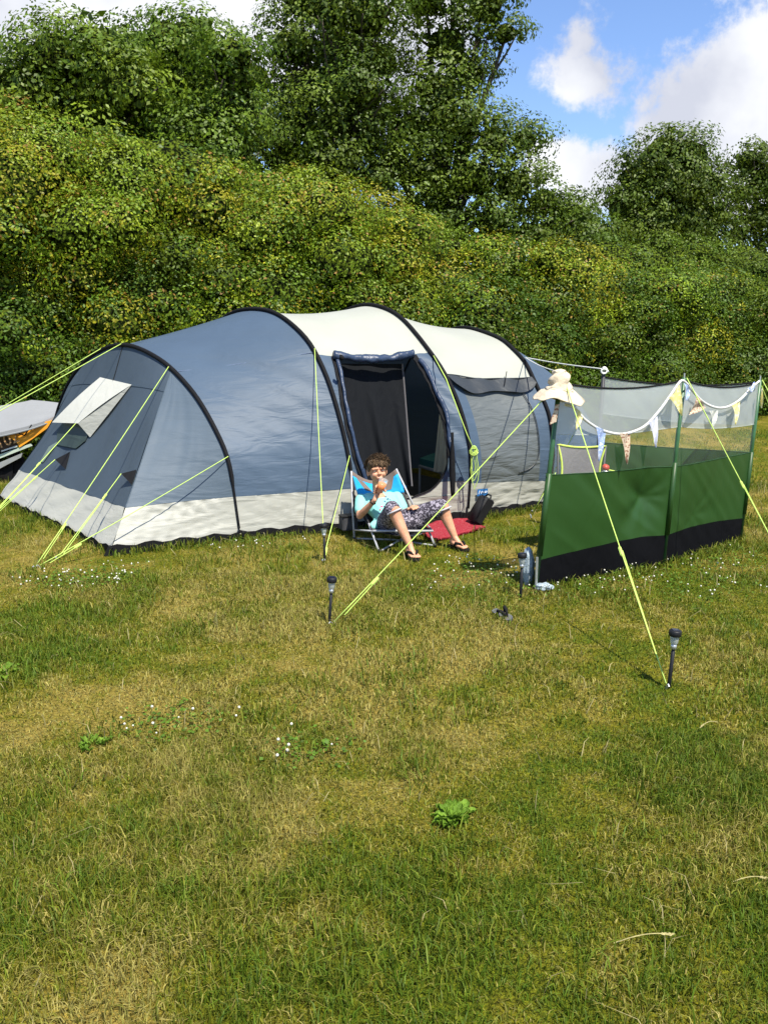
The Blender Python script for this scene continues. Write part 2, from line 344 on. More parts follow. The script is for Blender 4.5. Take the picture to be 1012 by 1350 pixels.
# clover leaves with white flower heads, in patches
m_leaf = material('leaf', (.9, .9, .9), .5, scale=3, var=.2, attr='tint', trans=.30, spec=.3)
m_flower = material('clover_flower', (.58, .56, .46), .8, scale=90, var=.15)
cl = [(G(235, 955), .22, 15), (G(400, 990), .18, 8), (G(95, 768), .30, 45), (G(130, 760), .3, 30), (G(330, 715), .35, 26), (G(650, 770), .45, 40), (G(770, 770), .35, 30), (G(880, 765), .5, 60), (G(640, 750), .3, 34), (G(960, 740), .4, 24)]
cen, nr, sz, co = [], [], [], []
fl = MB()
for c0, rad, nf in cl:
    k = int(rad * 1000); nf = int(nf * .75)
    a = rng.uniform(0, 6.28, k); r_ = rad * np.sqrt(rng.random(k)) * rng.uniform(.4, 1.3, k)
    xs = c0.x + np.cos(a) * r_ * 1.3; ys = c0.y + np.sin(a) * r_
    kp = ~inside(xs, ys, TENT_POLY); xs, ys = xs[kp], ys[kp]; k = len(xs)
    cen.append(np.stack([xs, ys, rng.uniform(.012, .035, k)], -1)); nv = rng.normal(0, .35, (k, 3)); nv[:, 2] = 1; nr.append(nv)
    sz.append(rng.uniform(.012, .022, k)); co.append(np.array((.10, .19, .015)) * rng.uniform(.6, 1.4, (k, 1)))
    for i in range(nf):
        a_ = random.uniform(0, 6.28); rr = rad * math.sqrt(random.random()); x_, y_ = c0.x + math.cos(a_) * rr * 1.3, c0.y + math.sin(a_) * rr
        if inside(np.array([x_]), np.array([y_]), TENT_POLY)[0]: continue
        r0 = random.uniform(.004, .0068); h_ = random.uniform(.03, .055)
        fl.lathe([(.0005, -r0), (r0 * .7, -r0 * .7), (r0, 0), (r0 * .75, r0 * .65), (.0005, r0)], (x_, y_, h_), n=7)
o = leaf_mesh('clover', np.concatenate(cen), np.concatenate(nr), np.concatenate(sz), np.concatenate(co), m_leaf, aspect=.9); o['kind'] = 'stuff'
tag(o, 'patches of low clover leaves in the grass', 'clover')
o = fl.build('clover_flower', m_flower, smooth=True); o['kind'] = 'stuff'; tag(o, 'small white clover flower heads dotted over the grass', 'flowers')

# broad-leaved weeds
def weed(px, py, name, label, n, ln, cat='weed'):
    c0 = G(px, py); t = thing(name, label, cat, (c0.x, c0.y, 0))
    for i in range(n):
        a = i * 2.4 + random.uniform(-.4, .4); L_ = ln * random.uniform(.6, 1.1); el = random.uniform(.25, .95); wv = random.uniform(.22, .3)
        off = Vector((math.cos(a), math.sin(a), 0)) * random.uniform(.0, .05 if n > 40 else .05)
        def fn(u, v, a=a, L_=L_, el=el, wv=wv, off=off):
            s_ = L_ * v; wd = L_ * wv * math.sin(math.pi * min(1, .08 + v * .92) ** .8) * (u - .5) * 2
            z = .01 + math.sin(el) * s_ - .9 * s_ * s_ / L_ * .45 + abs(u - .5) * .02 + .004 * math.sin(v * 14 + u * 3)
            return c0 + off + Vector((math.cos(a) * math.cos(el) * s_ - math.sin(a) * wd, math.sin(a) * math.cos(el) * s_ + math.cos(a) * wd, z))
        mb = MB().grid(fn, 4, 8); o = mb.build('leaf', m_dock if i % 3 else m_dock2, t, True)
m_dock = material('dock_leaf', (.11, .20, .016), .6, scale=30, var=.3, trans=.25, spec=.2, bump=.4, bscale=90)
m_dock2 = material('dock_leaf_pale', (.16, .27, .025), .6, scale=30, var=.3, trans=.25, spec=.2, bump=.4, bscale=90)
weed(598, 1082, 'dock_plant', 'clump of broad green dock leaves in open grass, nearest the camera', 46, .062)
weed(122, 985, 'dock_plant', 'flat broad-leaved weed in the grass below the tent corner', 16, .05)
weed(4, 890, 'dock_plant', 'bushy green weed at the left edge of the grass', 26, .07)
def stalk(p0, p1, rise, label):
    t = thing('grass_stalk', label, 'grass stalk', p0); pts = [Vector(p0).lerp(Vector(p1), k / 8) + Vector((0, 0, .02 + rise * math.sin(math.pi * k / 8 * .8))) for k in range(9)]
    MB().tube(pts, .0014, 5).build('stem', m_straw, t); mb = MB()
    for k in range(14): mb.lathe([(.0003, -.005), (.0022, 0), (.0003, .006)], pts[-1].lerp(pts[-2], k / 9) + Vector((random.uniform(-.002, .002),) * 3), pts[-1] - pts[-2] + Vector((random.uniform(-.01, .01), random.uniform(-.01, .01), 0)), 5)
    mb.build('seed_head', m_straw, t)
m_straw = material('dry_stalk', (.36, .31, .13), .7, scale=60, var=.2)
stalk(G(808, 1252), G(885, 1246), .02, 'pale dry seed stalk lying in the grass at the lower right')
stalk(G(945, 958), G(922, 968), .02, 'short pale stalk right of the nearest solar light stake')
stalk(G(965, 1170), G(1008, 1169), .015, 'long thin straw near the right edge of the grass')

# ------------------------------------------------------------------ hedge and trees
m_bark = material('bark', (.075, .06, .045), .95, scale=14, var=.4, bump=.9, bscale=35, stretch=(1, 1, .25))
m_inner_shade = material('inner_leaves_painted_shade', (.004, .006, .002), .95, scale=26, col2=(.13, .18, .015), ramp=(.44, .70), bump=1, bscale=22, detail=9, spec=.05)  # near-black end of the ramp paints the shade between inner leaves
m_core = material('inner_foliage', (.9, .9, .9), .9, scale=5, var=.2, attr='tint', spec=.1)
def rand_dirs(n):
    d = rng.normal(size=(n, 3)); return d / np.linalg.norm(d, axis=1)[:, None]
def foliage(name, lobes, per, leaf, cols, parent, sub=(7, .42), fill=.0, topbias=0.0, mat=None, tipcol=None, tipfrac=0., core=.0, shell=0, tipz=None, lowcols=None, flat=.8):
    """lobes: (centre, radii); every lobe carries sub clumps, every clump a shell of leaves"""
    CE, NR, CO, SZ = [], [], [], []
    for c, rad in lobes:
        rad = np.array(rad, float); c = np.array(c, float); rm = rad.mean()
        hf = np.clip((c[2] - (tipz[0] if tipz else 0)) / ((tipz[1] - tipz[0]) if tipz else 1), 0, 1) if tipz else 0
        ns = int(sub[0] * max(1, rm * rm * 1.1)) + 2
        d = rand_dirs(ns * 2); d = d[(d[:, 1] < .55) & (d[:, 2] > -.75)][:ns]
        for k in range(len(d)):
            cc_ = c + d[k] * rad * rng.uniform(.70, .98); sr = rm ** .6 * sub[1] * rng.uniform(.55, 1.25)
            nl = int(per * sr * sr)
            e = rand_dirs(nl); rr = rng.uniform(.55, 1.08, nl) ** .6
            sq = np.array((1.15, 1.15, flat)) * sr
            p = cc_ + e * sq * rr[:, None]
            nrm = e * .7 + d[k] * .9 + rng.normal(0, .45, (nl, 3)) + np.array((0, -.05, .25))
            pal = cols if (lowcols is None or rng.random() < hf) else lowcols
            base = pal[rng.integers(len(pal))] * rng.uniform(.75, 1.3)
            co_ = base * rng.uniform(.78, 1.22, (nl, 1))
            if tipcol is not None:
                tp = (rng.random(nl) < tipfrac * (.25 + hf) * (e[:, 2] * .7 + .5) * (1.6 if k % 3 == 0 else .5))
                co_[tp] = tipcol * rng.uniform(.7, 1.3, (tp.sum(), 1))
            CE.append(p); NR.append(nrm); CO.append(co_); SZ.append(leaf * rng.uniform(.65, 1.3, nl))
        # leaves spread evenly over the uneven skin of the whole lobe
        nl = int(shell * rm * rm); e = rand_dirs(nl * 2); e = e[(e[:, 1] < .45)][:nl]; nl = len(e)
        bump = 1 + .13 * np.sin(e[:, 0] * 7 + c[0] * 3) * np.sin(e[:, 2] * 8 + c[2] * 5) + rng.normal(0, .07, nl)
        p = c + e * rad * (.86 * bump)[:, None]
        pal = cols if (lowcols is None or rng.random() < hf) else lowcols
        base = pal[rng.integers(len(pal))]; co_ = base * rng.uniform(.72, 1.22, (nl, 1))
        CE.append(p); NR.append(e * 1.4 + rng.normal(0, .5, (nl, 3)) + np.array((0, -.05, .2))); CO.append(co_); SZ.append(leaf * rng.uniform(.65, 1.3, nl))
        if fill:                                # larger leaves inside the lobe, inner shade darkened into their colour
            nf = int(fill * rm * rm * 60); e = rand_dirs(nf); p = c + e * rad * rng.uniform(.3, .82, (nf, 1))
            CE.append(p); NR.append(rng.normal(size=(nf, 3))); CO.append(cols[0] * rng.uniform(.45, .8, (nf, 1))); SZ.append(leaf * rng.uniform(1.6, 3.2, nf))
    cb = MB()
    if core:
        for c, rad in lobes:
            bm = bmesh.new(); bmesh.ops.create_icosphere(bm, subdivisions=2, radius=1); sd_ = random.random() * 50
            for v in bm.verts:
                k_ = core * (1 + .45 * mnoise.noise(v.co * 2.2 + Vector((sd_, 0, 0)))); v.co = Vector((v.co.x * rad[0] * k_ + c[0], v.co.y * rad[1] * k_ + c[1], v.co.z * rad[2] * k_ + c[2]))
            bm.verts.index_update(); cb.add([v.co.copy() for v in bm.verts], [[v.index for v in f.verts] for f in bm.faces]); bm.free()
        ob_ = cb.build('shade_core', m_inner_shade, parent); ob_['kind'] = 'stuff'  # solid lumps added so gaps in the crown show painted shade
    o = leaf_mesh(name, np.concatenate(CE), np.concatenate(NR), np.concatenate(SZ), np.concatenate(CO), mat or m_leaf, parent); o['kind'] = 'stuff'
    return len(np.concatenate(CE))
def limb(mb, a, b, r0, r1, wob=.15):
    a, b = Vector(a), Vector(b); L_ = (b - a).length; pts = []; rs = []
    ph = random.uniform(0, 6)
    for k in range(7):
        t = k / 6; pts.append(a.lerp(b, t) + Vector((math.sin(ph + t * 5), math.cos(ph * 2 + t * 4), math.sin(ph + t * 3) * .5)) * wob * L_ * .25 * t * (1.3 - t)); rs.append(r0 + (r1 - r0) * t)
    mb.tube(pts, rs, 7); return pts
def tree(name, label, base, lobes_px, leafc, per, leaf, cat='tree', trunk_r=.2, group=None, sub=(11, .42), fill=1.2, fork=.35, core=.50, shell=450, flat=.62):
    b = Vector((base[0], base[1], 0)); t = thing(name, label, cat, b, group)
    lobes = []
    for (px, py, Y, r_) in lobes_px:
        c = P(px, py, Y); lobes.append((c, (r_ * 1.1, r_, r_ * .9)))
    top = max(l[0][2] for l in lobes); mb = MB()
    fk = Vector((b.x + random.uniform(-.3, .3), b.y, top * fork)); mb.tube([b, b.lerp(fk, .5) + Vector((.08, 0, 0)), fk], [trunk_r * 1.25, trunk_r, trunk_r * .85], 10)
    mb.build('trunk', m_bark, t, True); mb = MB()
    for c, rad in lobes:
        pts = limb(mb, fk, c, trunk_r * .42, .03)
        for k in range(2): 
            e = rand_dirs(1)[0]; limb(mb, pts[4 + k % 2], Vector(c) + Vector(e * np.array(rad) * .85), .035, .012)
    mb.build('branches', m_bark, t, True)
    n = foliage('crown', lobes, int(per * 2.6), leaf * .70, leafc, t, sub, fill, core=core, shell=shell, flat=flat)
    return n
cA = np.array([(.10, .168, .009), (.135, .205, .011), (.115, .184, .010), (.165, .23, .012)])
cB = np.array([(.070, .118, .007), (.098, .150, .009), (.108, .155, .010), (.076, .124, .008)])
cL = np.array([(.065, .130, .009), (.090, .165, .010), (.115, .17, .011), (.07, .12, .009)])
cH = np.array([(.22, .29, .010), (.28, .34, .012), (.18, .27, .012), (.32, .30, .014), (.14, .23, .012)])
tot = 0
# hawthorn hedge, bush by bush
def hedge_bush(label, px0, px1, Yc, topy, n, cols, per=620, tip=.35):
    global tot
    xc = P((px0 + px1) / 2, 430, Yc).x; t = thing('hedge_bush', label, 'bush', (xc, Yc, 0), 'bushes of the hedge behind the tent'); lobes = []; back_l = []
    mb = MB()
    for i in range(n):
        px = px0 + (px1 - px0) * (i + .5) / n + random.uniform(-8, 8); Y = Yc + (px - (px0 + px1) / 2) * .0052
        zt = P(px, topy(px), Y + .5).z
        z = .35; k = 0
        while z < zt + .1:
            r_ = random.choice((.40, .5, .7, .85)); sz_ = min(z, zt - r_ * .55); back = .12 * sz_ + (.5 if z > zt - .9 else 0)
            c = P(px + random.uniform(-14, 14), 500, Y + back + random.uniform(-.55, .6)); c.z = sz_
            lobes.append((c, (r_ * 1.1, r_ * .8, r_ * .85))); z += r_ * 1.05
            if k % 3 == 2: limb(mb, (c.x, Y + .9, 0), c, .04, .008)
            k += 1
    for i in range(n + 1):                        # second rank, seen only through the gaps of the first
        px = px0 + (px1 - px0) * i / n; Y = Yc + (px - (px0 + px1) / 2) * .0052 + 1.1; z = .5; zt = P(px, topy(px), Y).z - .5
        while z < zt: c = P(px, 500, Y); c.z = z; back_l.append((c, (.75, .45, .7))); z += .75
    ob_ = mb.build('branches', m_bark, t); ob_['kind'] = 'stuff'
    # interior right down to the ground, shade painted into its core and inner leaves
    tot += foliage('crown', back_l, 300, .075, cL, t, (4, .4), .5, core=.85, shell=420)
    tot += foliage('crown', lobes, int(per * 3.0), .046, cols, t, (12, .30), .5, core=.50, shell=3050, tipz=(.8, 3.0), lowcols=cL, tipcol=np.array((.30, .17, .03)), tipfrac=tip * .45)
tl = lambda px: np.interp(px, [-200, 0, 60, 130, 250, 350, 520, 560, 650, 750, 830, 900, 960, 1100, 1300], [110, 135, 155, 190, 195, 220, 262, 292, 318, 332, 352, 372, 366, 350, 350])
hb = [(-170, -20, 10.5, 3, 'leftmost hawthorn bush of the hedge, cut off by the left side'), (-20, 130, 10.8, 4, 'tall olive hedge bush behind the grey covered trailer'), (130, 290, 11.2, 4, 'hedge bush with reddish tips behind the low end of the tent'),
      (290, 450, 11.8, 4, 'broad olive hedge bush behind the second blue arch of the tent'), (450, 600, 12.5, 4, 'hedge bush behind the white tent roof'), (600, 740, 13.2, 4, 'yellow-green hedge bush behind the last tent arch'),
      (740, 870, 14.2, 4, 'bright yellowish hedge bush behind the sun hat'), (870, 985, 15.2, 4, 'hedge bush behind the right half of the windbreak')]
for a, b, Yc, n, lab in hb: hedge_bush(lab, a, b, Yc, tl, n, cH if a < 700 else cH * np.array((1.05, 1.08, 1)), per=620 if Yc < 12 else 520)
hedge_bush('dark green leafy bush at the right end of the hedge', 965, 1120, 16.2, lambda p: 335, 4, cA * .85, per=480, tip=0)
hedge_bush('bright green bush rising behind the hedge below the gap of sky', 790, 960, 17.2, lambda p: 305 + abs(p - 860) * .2, 4, cA * 1.15, per=420, tip=0)
hedge_bush('dark hedge bush out at the right edge', 1120, 1300, 17.2, lambda p: 335, 3, cA * .85, per=200, tip=0)
# trees behind the hedge
def fill_px(sil, y_bot, Y, step, r_, jit=10, skip=0.0):
    out_ = []
    xs = np.arange(sil[0][0], sil[-1][0] + 1, step)
    for x in xs:
        yt = np.interp(x, [s[0] for s in sil], [s[1] for s in sil]); y = yt + r_ * 1120 / Y * .95
        while y < y_bot:
            if random.random() >= skip: out_.append((x + random.uniform(-jit, jit), y + random.uniform(-jit, jit) * .6, Y + random.uniform(-.9, 1.2), r_ * random.uniform(.75, 1.15)))
            y += step
    return out_
G1 = 'trees behind the hedge'
tot += tree('field_tree', 'mid-green tree at the left edge with a tall pointed crown', (-7.2, 17), fill_px([(-10, 80), (30, 70), (60, 28), (110, 12), (160, 18), (185, 60)], 230, 16.5, 44, .8), cA, 330, .12, group=G1)
tot += tree('field_tree', 'mid-green leafy tree directly behind the low end of the tent', (-4.0, 17.5), fill_px([(170, 25), (205, 0), (235, 15), (275, 2), (315, 30), (345, 80)], 300, 17, 44, .8), cA * np.array((.95, 1, 1)), 330, .12, group=G1)
tot += tree('field_tree', 'darker tree behind the two leafy ones, its top low at the left', (-9.6, 19), fill_px([(-170, 90), (-90, 60), (-20, 60), (10, 75)], 200, 19, 50, 1.0), cB * 1.15, 240, .13, group=G1)
tot += tree('oak_tree', 'tall dark oak behind the hedge whose top leaves the picture', (-1.4, 21), fill_px([(335, 60), (360, -20), (400, -60), (450, -90), (500, -80), (535, -40)], 350, 20.5, 52, 1.0, 14, .06), cB * 1.1, 260, .125, trunk_r=.35, group=G1, fill=1.6, core=.40, shell=380, sub=(13, .44))
oak2 = [(600, -30, 21, 1.0), (640, 10, 21, .85), (560, 0, 21, .9), (665, 45, 21, .55), (590, 60, 21, .95), (620, 100, 21.5, .7), (575, 120, 21, 1.0), (545, 170, 21, 1.0), (600, 165, 21, 1.0), (650, 185, 21, .85), (690, 185, 21, .6), (560, 230, 21, 1.0), (620, 235, 21, 1.0), (675, 245, 21, .9), (715, 265, 21.4, .75), (745, 285, 21.4, .6), (590, 290, 21, .9), (650, 295, 21, .9), (700, 310, 21, .8), (540, 280, 21, .9), (760, 315, 21, .7), (520, 220, 21.5, .9), (505, 150, 21.8, .6)]
tot += tree('oak_tree', 'second oak with a leaning bough against the blue sky', (1.3, 21.5), oak2, cB * 1.15, 270, .125, trunk_r=.35, group=G1, fill=1.8, core=.40, shell=380, sub=(13, .44))
tot += tree('field_tree', 'small low tree in the dip between the oak and the right tree', (5.4, 24), fill_px([(735, 270), (770, 258), (810, 275)], 340, 24, 34, .8), cB * 1.2, 200, .14, group=G1)
rt = [(870, 205, 26, 1.0), (905, 205, 26, 1.0), (840, 235, 26, 1.0), (885, 240, 26, 1.2), (925, 245, 26, 1.0), (825, 275, 26, 1.0), (865, 285, 26, 1.2), (910, 290, 26, 1.2), (940, 285, 26, .8), (840, 315, 26, 1.1), (890, 325, 26, 1.2), (930, 325, 26, .9)]
tot += tree('field_tree', 'rounded dark tree against the white cloud at the right', (8.9, 26.5), rt, cB, 190, .15, group=G1, fill=.8, trunk_r=.3)
rt2 = [(985, 215, 27, .8), (1010, 235, 27, 1.0), (975, 255, 27, .7), (1000, 285, 27, 1.0), (1040, 240, 27, 1.2), (1060, 300, 27, 1.3), (970, 310, 27, .7), (1030, 320, 27, 1), (1110, 300, 27, 1.4), (1090, 240, 27, 1.2)]
tot += tree('field_tree', 'dark tree with open branches at the right edge', (12.4, 27.5), rt2, cB * .95, 170, .15, group=G1, fill=1.2, core=.4, shell=380, sub=(12, .44), trunk_r=.3)

# ------------------------------------------------------------------ the tent
def cr(pts, n):
    pts = np.array(pts, float); Q = np.vstack([2 * pts[0] - pts[1], pts, 2 * pts[-1] - pts[-2]]); o = []
    for i in range(1, len(Q) - 2):
        for k in range(n):
            t = k / n; p0, p1, p2, p3 = Q[i - 1:i + 3]
            o.append(.5 * ((2 * p1) + (-p0 + p2) * t + (2 * p0 - 5 * p1 + 4 * p2 - p3) * t * t + (-p0 + 3 * p1 - 3 * p2 + p3) * t ** 3))
    o.append(Q[-2]); return np.array(o)
class Arch:
    def __init__(s, base, ang, prof):
        prof = np.array(prof, float); ap = prof[-1, 0]
        full = np.vstack([prof, [(2 * ap - x, h) for x, h in prof[-2::-1]]]); c = cr(full, 6)
        for _ in range(6): c[1:-1] = (c[:-2] + 2 * c[1:-1] + c[2:]) / 4
        a = R(ang); s.d = np.array([-math.sin(a), math.cos(a)]); s.base = np.array(base, float)
        s.p = np.column_stack([s.base + c[:, :1] * s.d, c[:, 1]])
        L_ = np.r_[0, np.cumsum(np.linalg.norm(np.diff(s.p, axis=0), axis=1))]; s.v = L_ / L_[-1]
        s.c = np.array([*(s.base + ap * s.d), 0.5]); s.n = np.array([s.d[1], -s.d[0], 0])
    def __call__(s, v): return np.array([np.interp(v, s.v, s.p[:, i]) for i in range(3)])
    def vh(s, h): m = len(s.v) // 2; return float(np.interp(h, s.p[:m, 2], s.v[:m]))
A1 = Arch((-1.12, 6.42), 45, [(0, 0), (.06, .33), (.1, .54), (.16, .68), (.26, .81), (.41, .97), (.59, 1.12), (.87, 1.28), (1.11, 1.37), (1.4, 1.44), (1.65, 1.46)])
A2 = Arch((-.24, 6.78), 40, [(0, 0), (.03, .36), (.1, .64), (.2, .9), (.34, 1.18), (.52, 1.41), (.69, 1.55), (.97, 1.69), (1.21, 1.755), (1.5, 1.775)])
A3 = Arch((.71, 7.15), 36, [(0, 0), (-.03, .4), (-.02, .6), (.05, .81), (.17, 1.03), (.35, 1.25), (.55, 1.42), (.76, 1.58), (.95, 1.70), (1.17, 1.78), (1.5, 1.83)])
A4 = Arch((1.49, 7.7), 32, [(0, 0), (-.07, .36), (-.05, .63), (0, .83), (.08, .96), (.24, 1.16), (.35, 1.30), (.52, 1.41), (.69, 1.5), (.93, 1.56), (1.3, 1.62)])
def S(a, b, u, v, vb=None, sag=.05, off=0.0):
    if vb is None: vb = v
    p = a(v) * (1 - u) + b(vb) * u; c = a.c * (1 - u) + b.c * u; n = c - p; n /= np.linalg.norm(n)
    return p + n * (sag * 4 * u * (1 - u) * min(1, 8 * v, 8 * (1 - v)) - off)

def fabric(name, col, trans=.18, rough=.62, wr=.35, ws=9, stretch=(1, 1, 1), spec=.35, col2=None, var=.05):
    m = material(name, col, rough, var, 2.5, bump=0, trans=trans, spec=spec, col2=col2)
    t = m.node_tree; n = t.nodes; l = t.links; b = n['Principled BSDF']
    tcn = n.new('ShaderNodeTexCoord'); mp = n.new('ShaderNodeMapping'); mp.inputs['Scale'].default_value = stretch; mp.inputs['Rotation'].default_value = (0, R(35), R(25))
    l.new(tcn.outputs['Object'], mp.inputs[0])
    nz = n.new('ShaderNodeTexNoise'); nz.inputs['Scale'].default_value = ws; nz.inputs['Detail'].default_value = 3; nz.inputs['Distortion'].default_value = .5; l.new(mp.outputs[0], nz.inputs['Vector'])
    bp = n.new('ShaderNodeBump'); bp.inputs['Strength'].default_value = wr; bp.inputs['Distance'].default_value = .03; l.new(nz.outputs[0], bp.inputs['Height']); l.new(bp.outputs[0], b.inputs['Normal'])
    b.inputs['Sheen Weight'].default_value = .18 if max(col) > .2 else 0
    return m
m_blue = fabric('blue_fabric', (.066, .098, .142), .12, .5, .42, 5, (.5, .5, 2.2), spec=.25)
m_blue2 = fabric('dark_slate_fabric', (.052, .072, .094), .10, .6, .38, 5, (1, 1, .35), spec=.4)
m_gus = fabric('gusset_fabric', (.085, .115, .148), .14, .55, .45, 5, (.4, .4, 2), spec=.25)
m_white = fabric('cream_roof_fabric', (.47, .475, .40), .28, .6, .15, 3)
m_skirt = fabric('pale_grey_skirt', (.37, .365, .315), .10, .55, .5, 6, (.5, .5, 2))
m_greyw = fabric('grey_window_blind', (.098, .11, .11), .10, .5, .8, 7, (.4, .4, 2.2), spec=.55)
m_black = material('black_webbing', (.008, .008, .009), .8, .2, 40, spec=.15)
m_valance = fabric('charcoal_valance', (.03, .035, .04), .05, .5, .3)
m_lime = material('lime_cord', (.46, .62, .13), .75, .12, 60)
m_pole = material('pole_grey', (.04, .04, .045), .5, .1, 20, metal=.2)
m_steel = material('steel', (.55, .56, .57), .35, .1, 20, metal=.7)
m_plast = material('black_plastic', (.010, .010, .011), .5, .2, 30, spec=.3)
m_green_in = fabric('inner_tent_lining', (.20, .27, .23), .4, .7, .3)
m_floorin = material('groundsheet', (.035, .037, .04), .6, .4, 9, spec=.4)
tent = thing('tunnel_tent', 'large blue and cream tunnel tent with four black arches and an open side door', 'tent', (-.2, 7.2, 0))

def fold(u, v, f1=16, f2=5, ph=0.0, slant=2.5):          # slanting tension folds
    q_ = u * f1 * .32 + v * slant * f1 * .09; a = mnoise.noise(Vector((q_, v * .9 + ph, ph * 3))) + .5 * mnoise.noise(Vector((q_ * 2.3, v * 2 + ph, ph))); return 1.6 * (.5 - abs(a))
def panel(name, m, a, b, va, vb, nu=24, nv=24, u0=0., u1=1., off=0., wr=0., sag=.05, vf=(16, 5, 0., 2.5), parent=None, fade=True):
    """cloth between two arches; va / vb give (low, high) along each arch"""
    def fn(u, w_):
        w = w_; v_a = va[0] + (va[1] - va[0]) * w; v_b = vb[0] + (vb[1] - vb[0]) * w
        k = wr * fold(u, w, *vf) * (min(1, 6 * (u - u0), 6 * (u1 - u)) if fade else 1)
        return S(a, b, u, v_a, v_b, sag=sag, off=off + k)
    return MB().grid(fn, nu, nv, u0, u1).build(name, m, parent or tent, True)
def sk(a, h): return a.vh(h)
tops = {}
# bay one: blue from hem to ridge, and its skirt
s1, s2, s3, s4 = sk(A1, .335), sk(A2, .335), sk(A3, .32), sk(A4, .25)
E0 = .012
panel('blue_side', m_blue, A1, A2, (s1, .5), (s2, .5), 34, 50, wr=.012, vf=(9, 4, .8, 9), sag=.015)
panel('blue_back', m_blue, A1, A2, (.5, .99), (.5, .99), 12, 24, sag=.015)
panel('skirt', m_skirt, A1, A2, (E0, s1), (E0, s2), 60, 10, sag=.015, wr=.012, vf=(26, 6, 1., 2))
panel('skirt', m_skirt, A2, A3, (E0, .042), (E0, .042), 50, 8, wr=.012, vf=(22, 6, 2., 2))
panel('skirt', m_skirt, A3, A4, (E0, s3), (E0, s4), 60, 12, wr=.014, vf=(9, 6, .2, 16))
# seam line across the first bay
MB().tube([S(A1, A2, k / 20, .328, .296, sag=.015, off=.006) for k in range(21)], .0035, 5).build('seam', fabric('seam_tape', (.10, .14, .23)), tent)
# bay two: cream roof, blue strips either side of the door
vr2a, vr2b = .2925, .2985
panel('cream_roof', m_white, A2, A3, (vr2a, .70), (vr2b, .70), 24, 36)
panel('blue_back', m_blue, A2, A3, (.70, .99), (.70, .99), 12, 16)
def uL(v): return float(np.interp(v, [.042, .056, .07, .081, .116, .166, .203, .288, .3], [.20, .15, .12, .10, .065, .062, .075, .162, .17]))
def uR(v): return float(np.interp(v, [.042, .0440, .048, .053, .060, .069, .082, .094, .16, .213, .256, .285, .3], [.30, .50, .60, .67, .72, .765, .80, .822, .846, .845, .842, .842, .842]))
def strip(name, lo, hi, m, nv=60, nu=6, v0=.042, off=0., wr=.0):
    def fn(u, w):
        va = v0 + (vr2a - v0) * w ** 1.35; vb = v0 + (vr2b - v0) * w ** 1.35; uu = lo(va) + (hi(va) - lo(va)) * u
        return S(A2, A3, uu, va, vb, off=off + wr * math.sin(w * 40 + uu * 30) * u * (1 - u) * 4)
    return MB().grid(fn, nu, nv).build(name, m, tent, True)
h_sk = lambda v: 0
# pale lower corner right of the door, then blue above
def strip2(name, lo, hi, va0, va1, m, nv=30, nu=10, wr=.0):
    def fn(u, w):
        v = va0 + (va1 - va0) * w; uu = lo(v) + (hi(v) - lo(v)) * u
        return S(A2, A3, uu, v, v + (vr2b - vr2a) * max(0, (v - .05) / .245), off=wr * math.sin(w * 26 + uu * 22) * 4 * u * (1 - u))
    return MB().grid(fn, nu, nv).build(name, m, tent, True)
vs = .0625
strip2('skirt', lambda v: 0., uL, .042, vs, m_skirt)
strip2('door_side_panel', lambda v: 0., uL, vs, vr2a, m_blue, 60, 5, .004)
strip2('skirt', uR, lambda v: 1., .042, vs + .002, m_skirt, 24, 16)
strip2('door_side_panel', uR, lambda v: 1., vs + .002, vr2a, m_blue, 70, 10, .011)
# black zip round the door, rolled-up door cloth
def dpt(u, v, off): return Vector(S(A2, A3, u, v, v + (vr2b - vr2a) * max(0, (v - .05) / .245), off=off))
vv = np.linspace(vr2a, .0425, 70)
MB().tube([dpt(uL(v) + .008, v, .006) for v in vv] + [dpt(u, .0425, .006) for u in np.linspace(.22, .5, 10)] + [dpt(uR(v) - .004, v, .006) for v in vv[::-1][1:]], .007, 6).build('door_zip', m_black, tent)
MB().grid(lambda u, w: dpt(uL(.05 + .24 * w) - .03 + .04 * u, .05 + .24 * w, .012 + .004 * math.sin(w * 50)), 3, 50).build('door_storm_flap', m_black, tent, True)
MB().grid(lambda u, w: dpt(uR(.105 + .185 * w) - .012 + .05 * u, .105 + .185 * w, .014 + .004 * math.sin(w * 50)), 3, 50).build('door_storm_flap', m_black, tent, True)
def roll(name, pts, r, m, par, amp=.3, n=12, fr=9):
    pts = [Vector(p) for p in pts]; L_ = len(pts)
    mb = MB().tube(pts, [r * (1 + amp * math.sin(i / L_ * 17) * .5 + random.uniform(-.04, .04)) for i in range(L_)], n)
    for v in mb.v: v += Vector((mnoise.noise(v * 9), mnoise.noise(v * 9 + Vector((9, 0, 0))), mnoise.noise(v * 14 + Vector((0, 9, 0))))) * r * .4
    return mb.build(name, m, par, True)
m_roll = fabric('rolled_blue_cloth', (.028, .045, .085), .05, .4, .6, 9, spec=.35)
roll('rolled_door', [dpt(.14 + .70 * k / 60, .289 - .004 * math.sin(math.pi * k / 60) * 2, .04) for k in range(61)], .036, m_roll, tent)
roll('rolled_door_edge', [dpt(uR(v) + .02 + .008 * math.sin(v * 80), v, .03) for v in np.linspace(.275, .085, 60)], .019, m_roll, tent)
roll('rolled_door_edge', [dpt(uL(v) + .008, v, .025) for v in np.linspace(.285, .06, 60)], .015, m_roll, tent)
MB().tube([P(596 + (i > 6) * (i - 6) * .1, 570 + i * 7, 7.02 - i * .005) for i in range(13)], [.012] * 3 + [.016, .02, .022, .024, .024, .026, .024, .022, .02, .016], 6).build('hanging_strap', m_black, tent, True)
MB().tube([P(452 - i * 1.5, 474 - i * 3 + i * i * .6, 6.98) for i in range(4)], .02, 7).build('tie_toggle', m_black, tent, True)
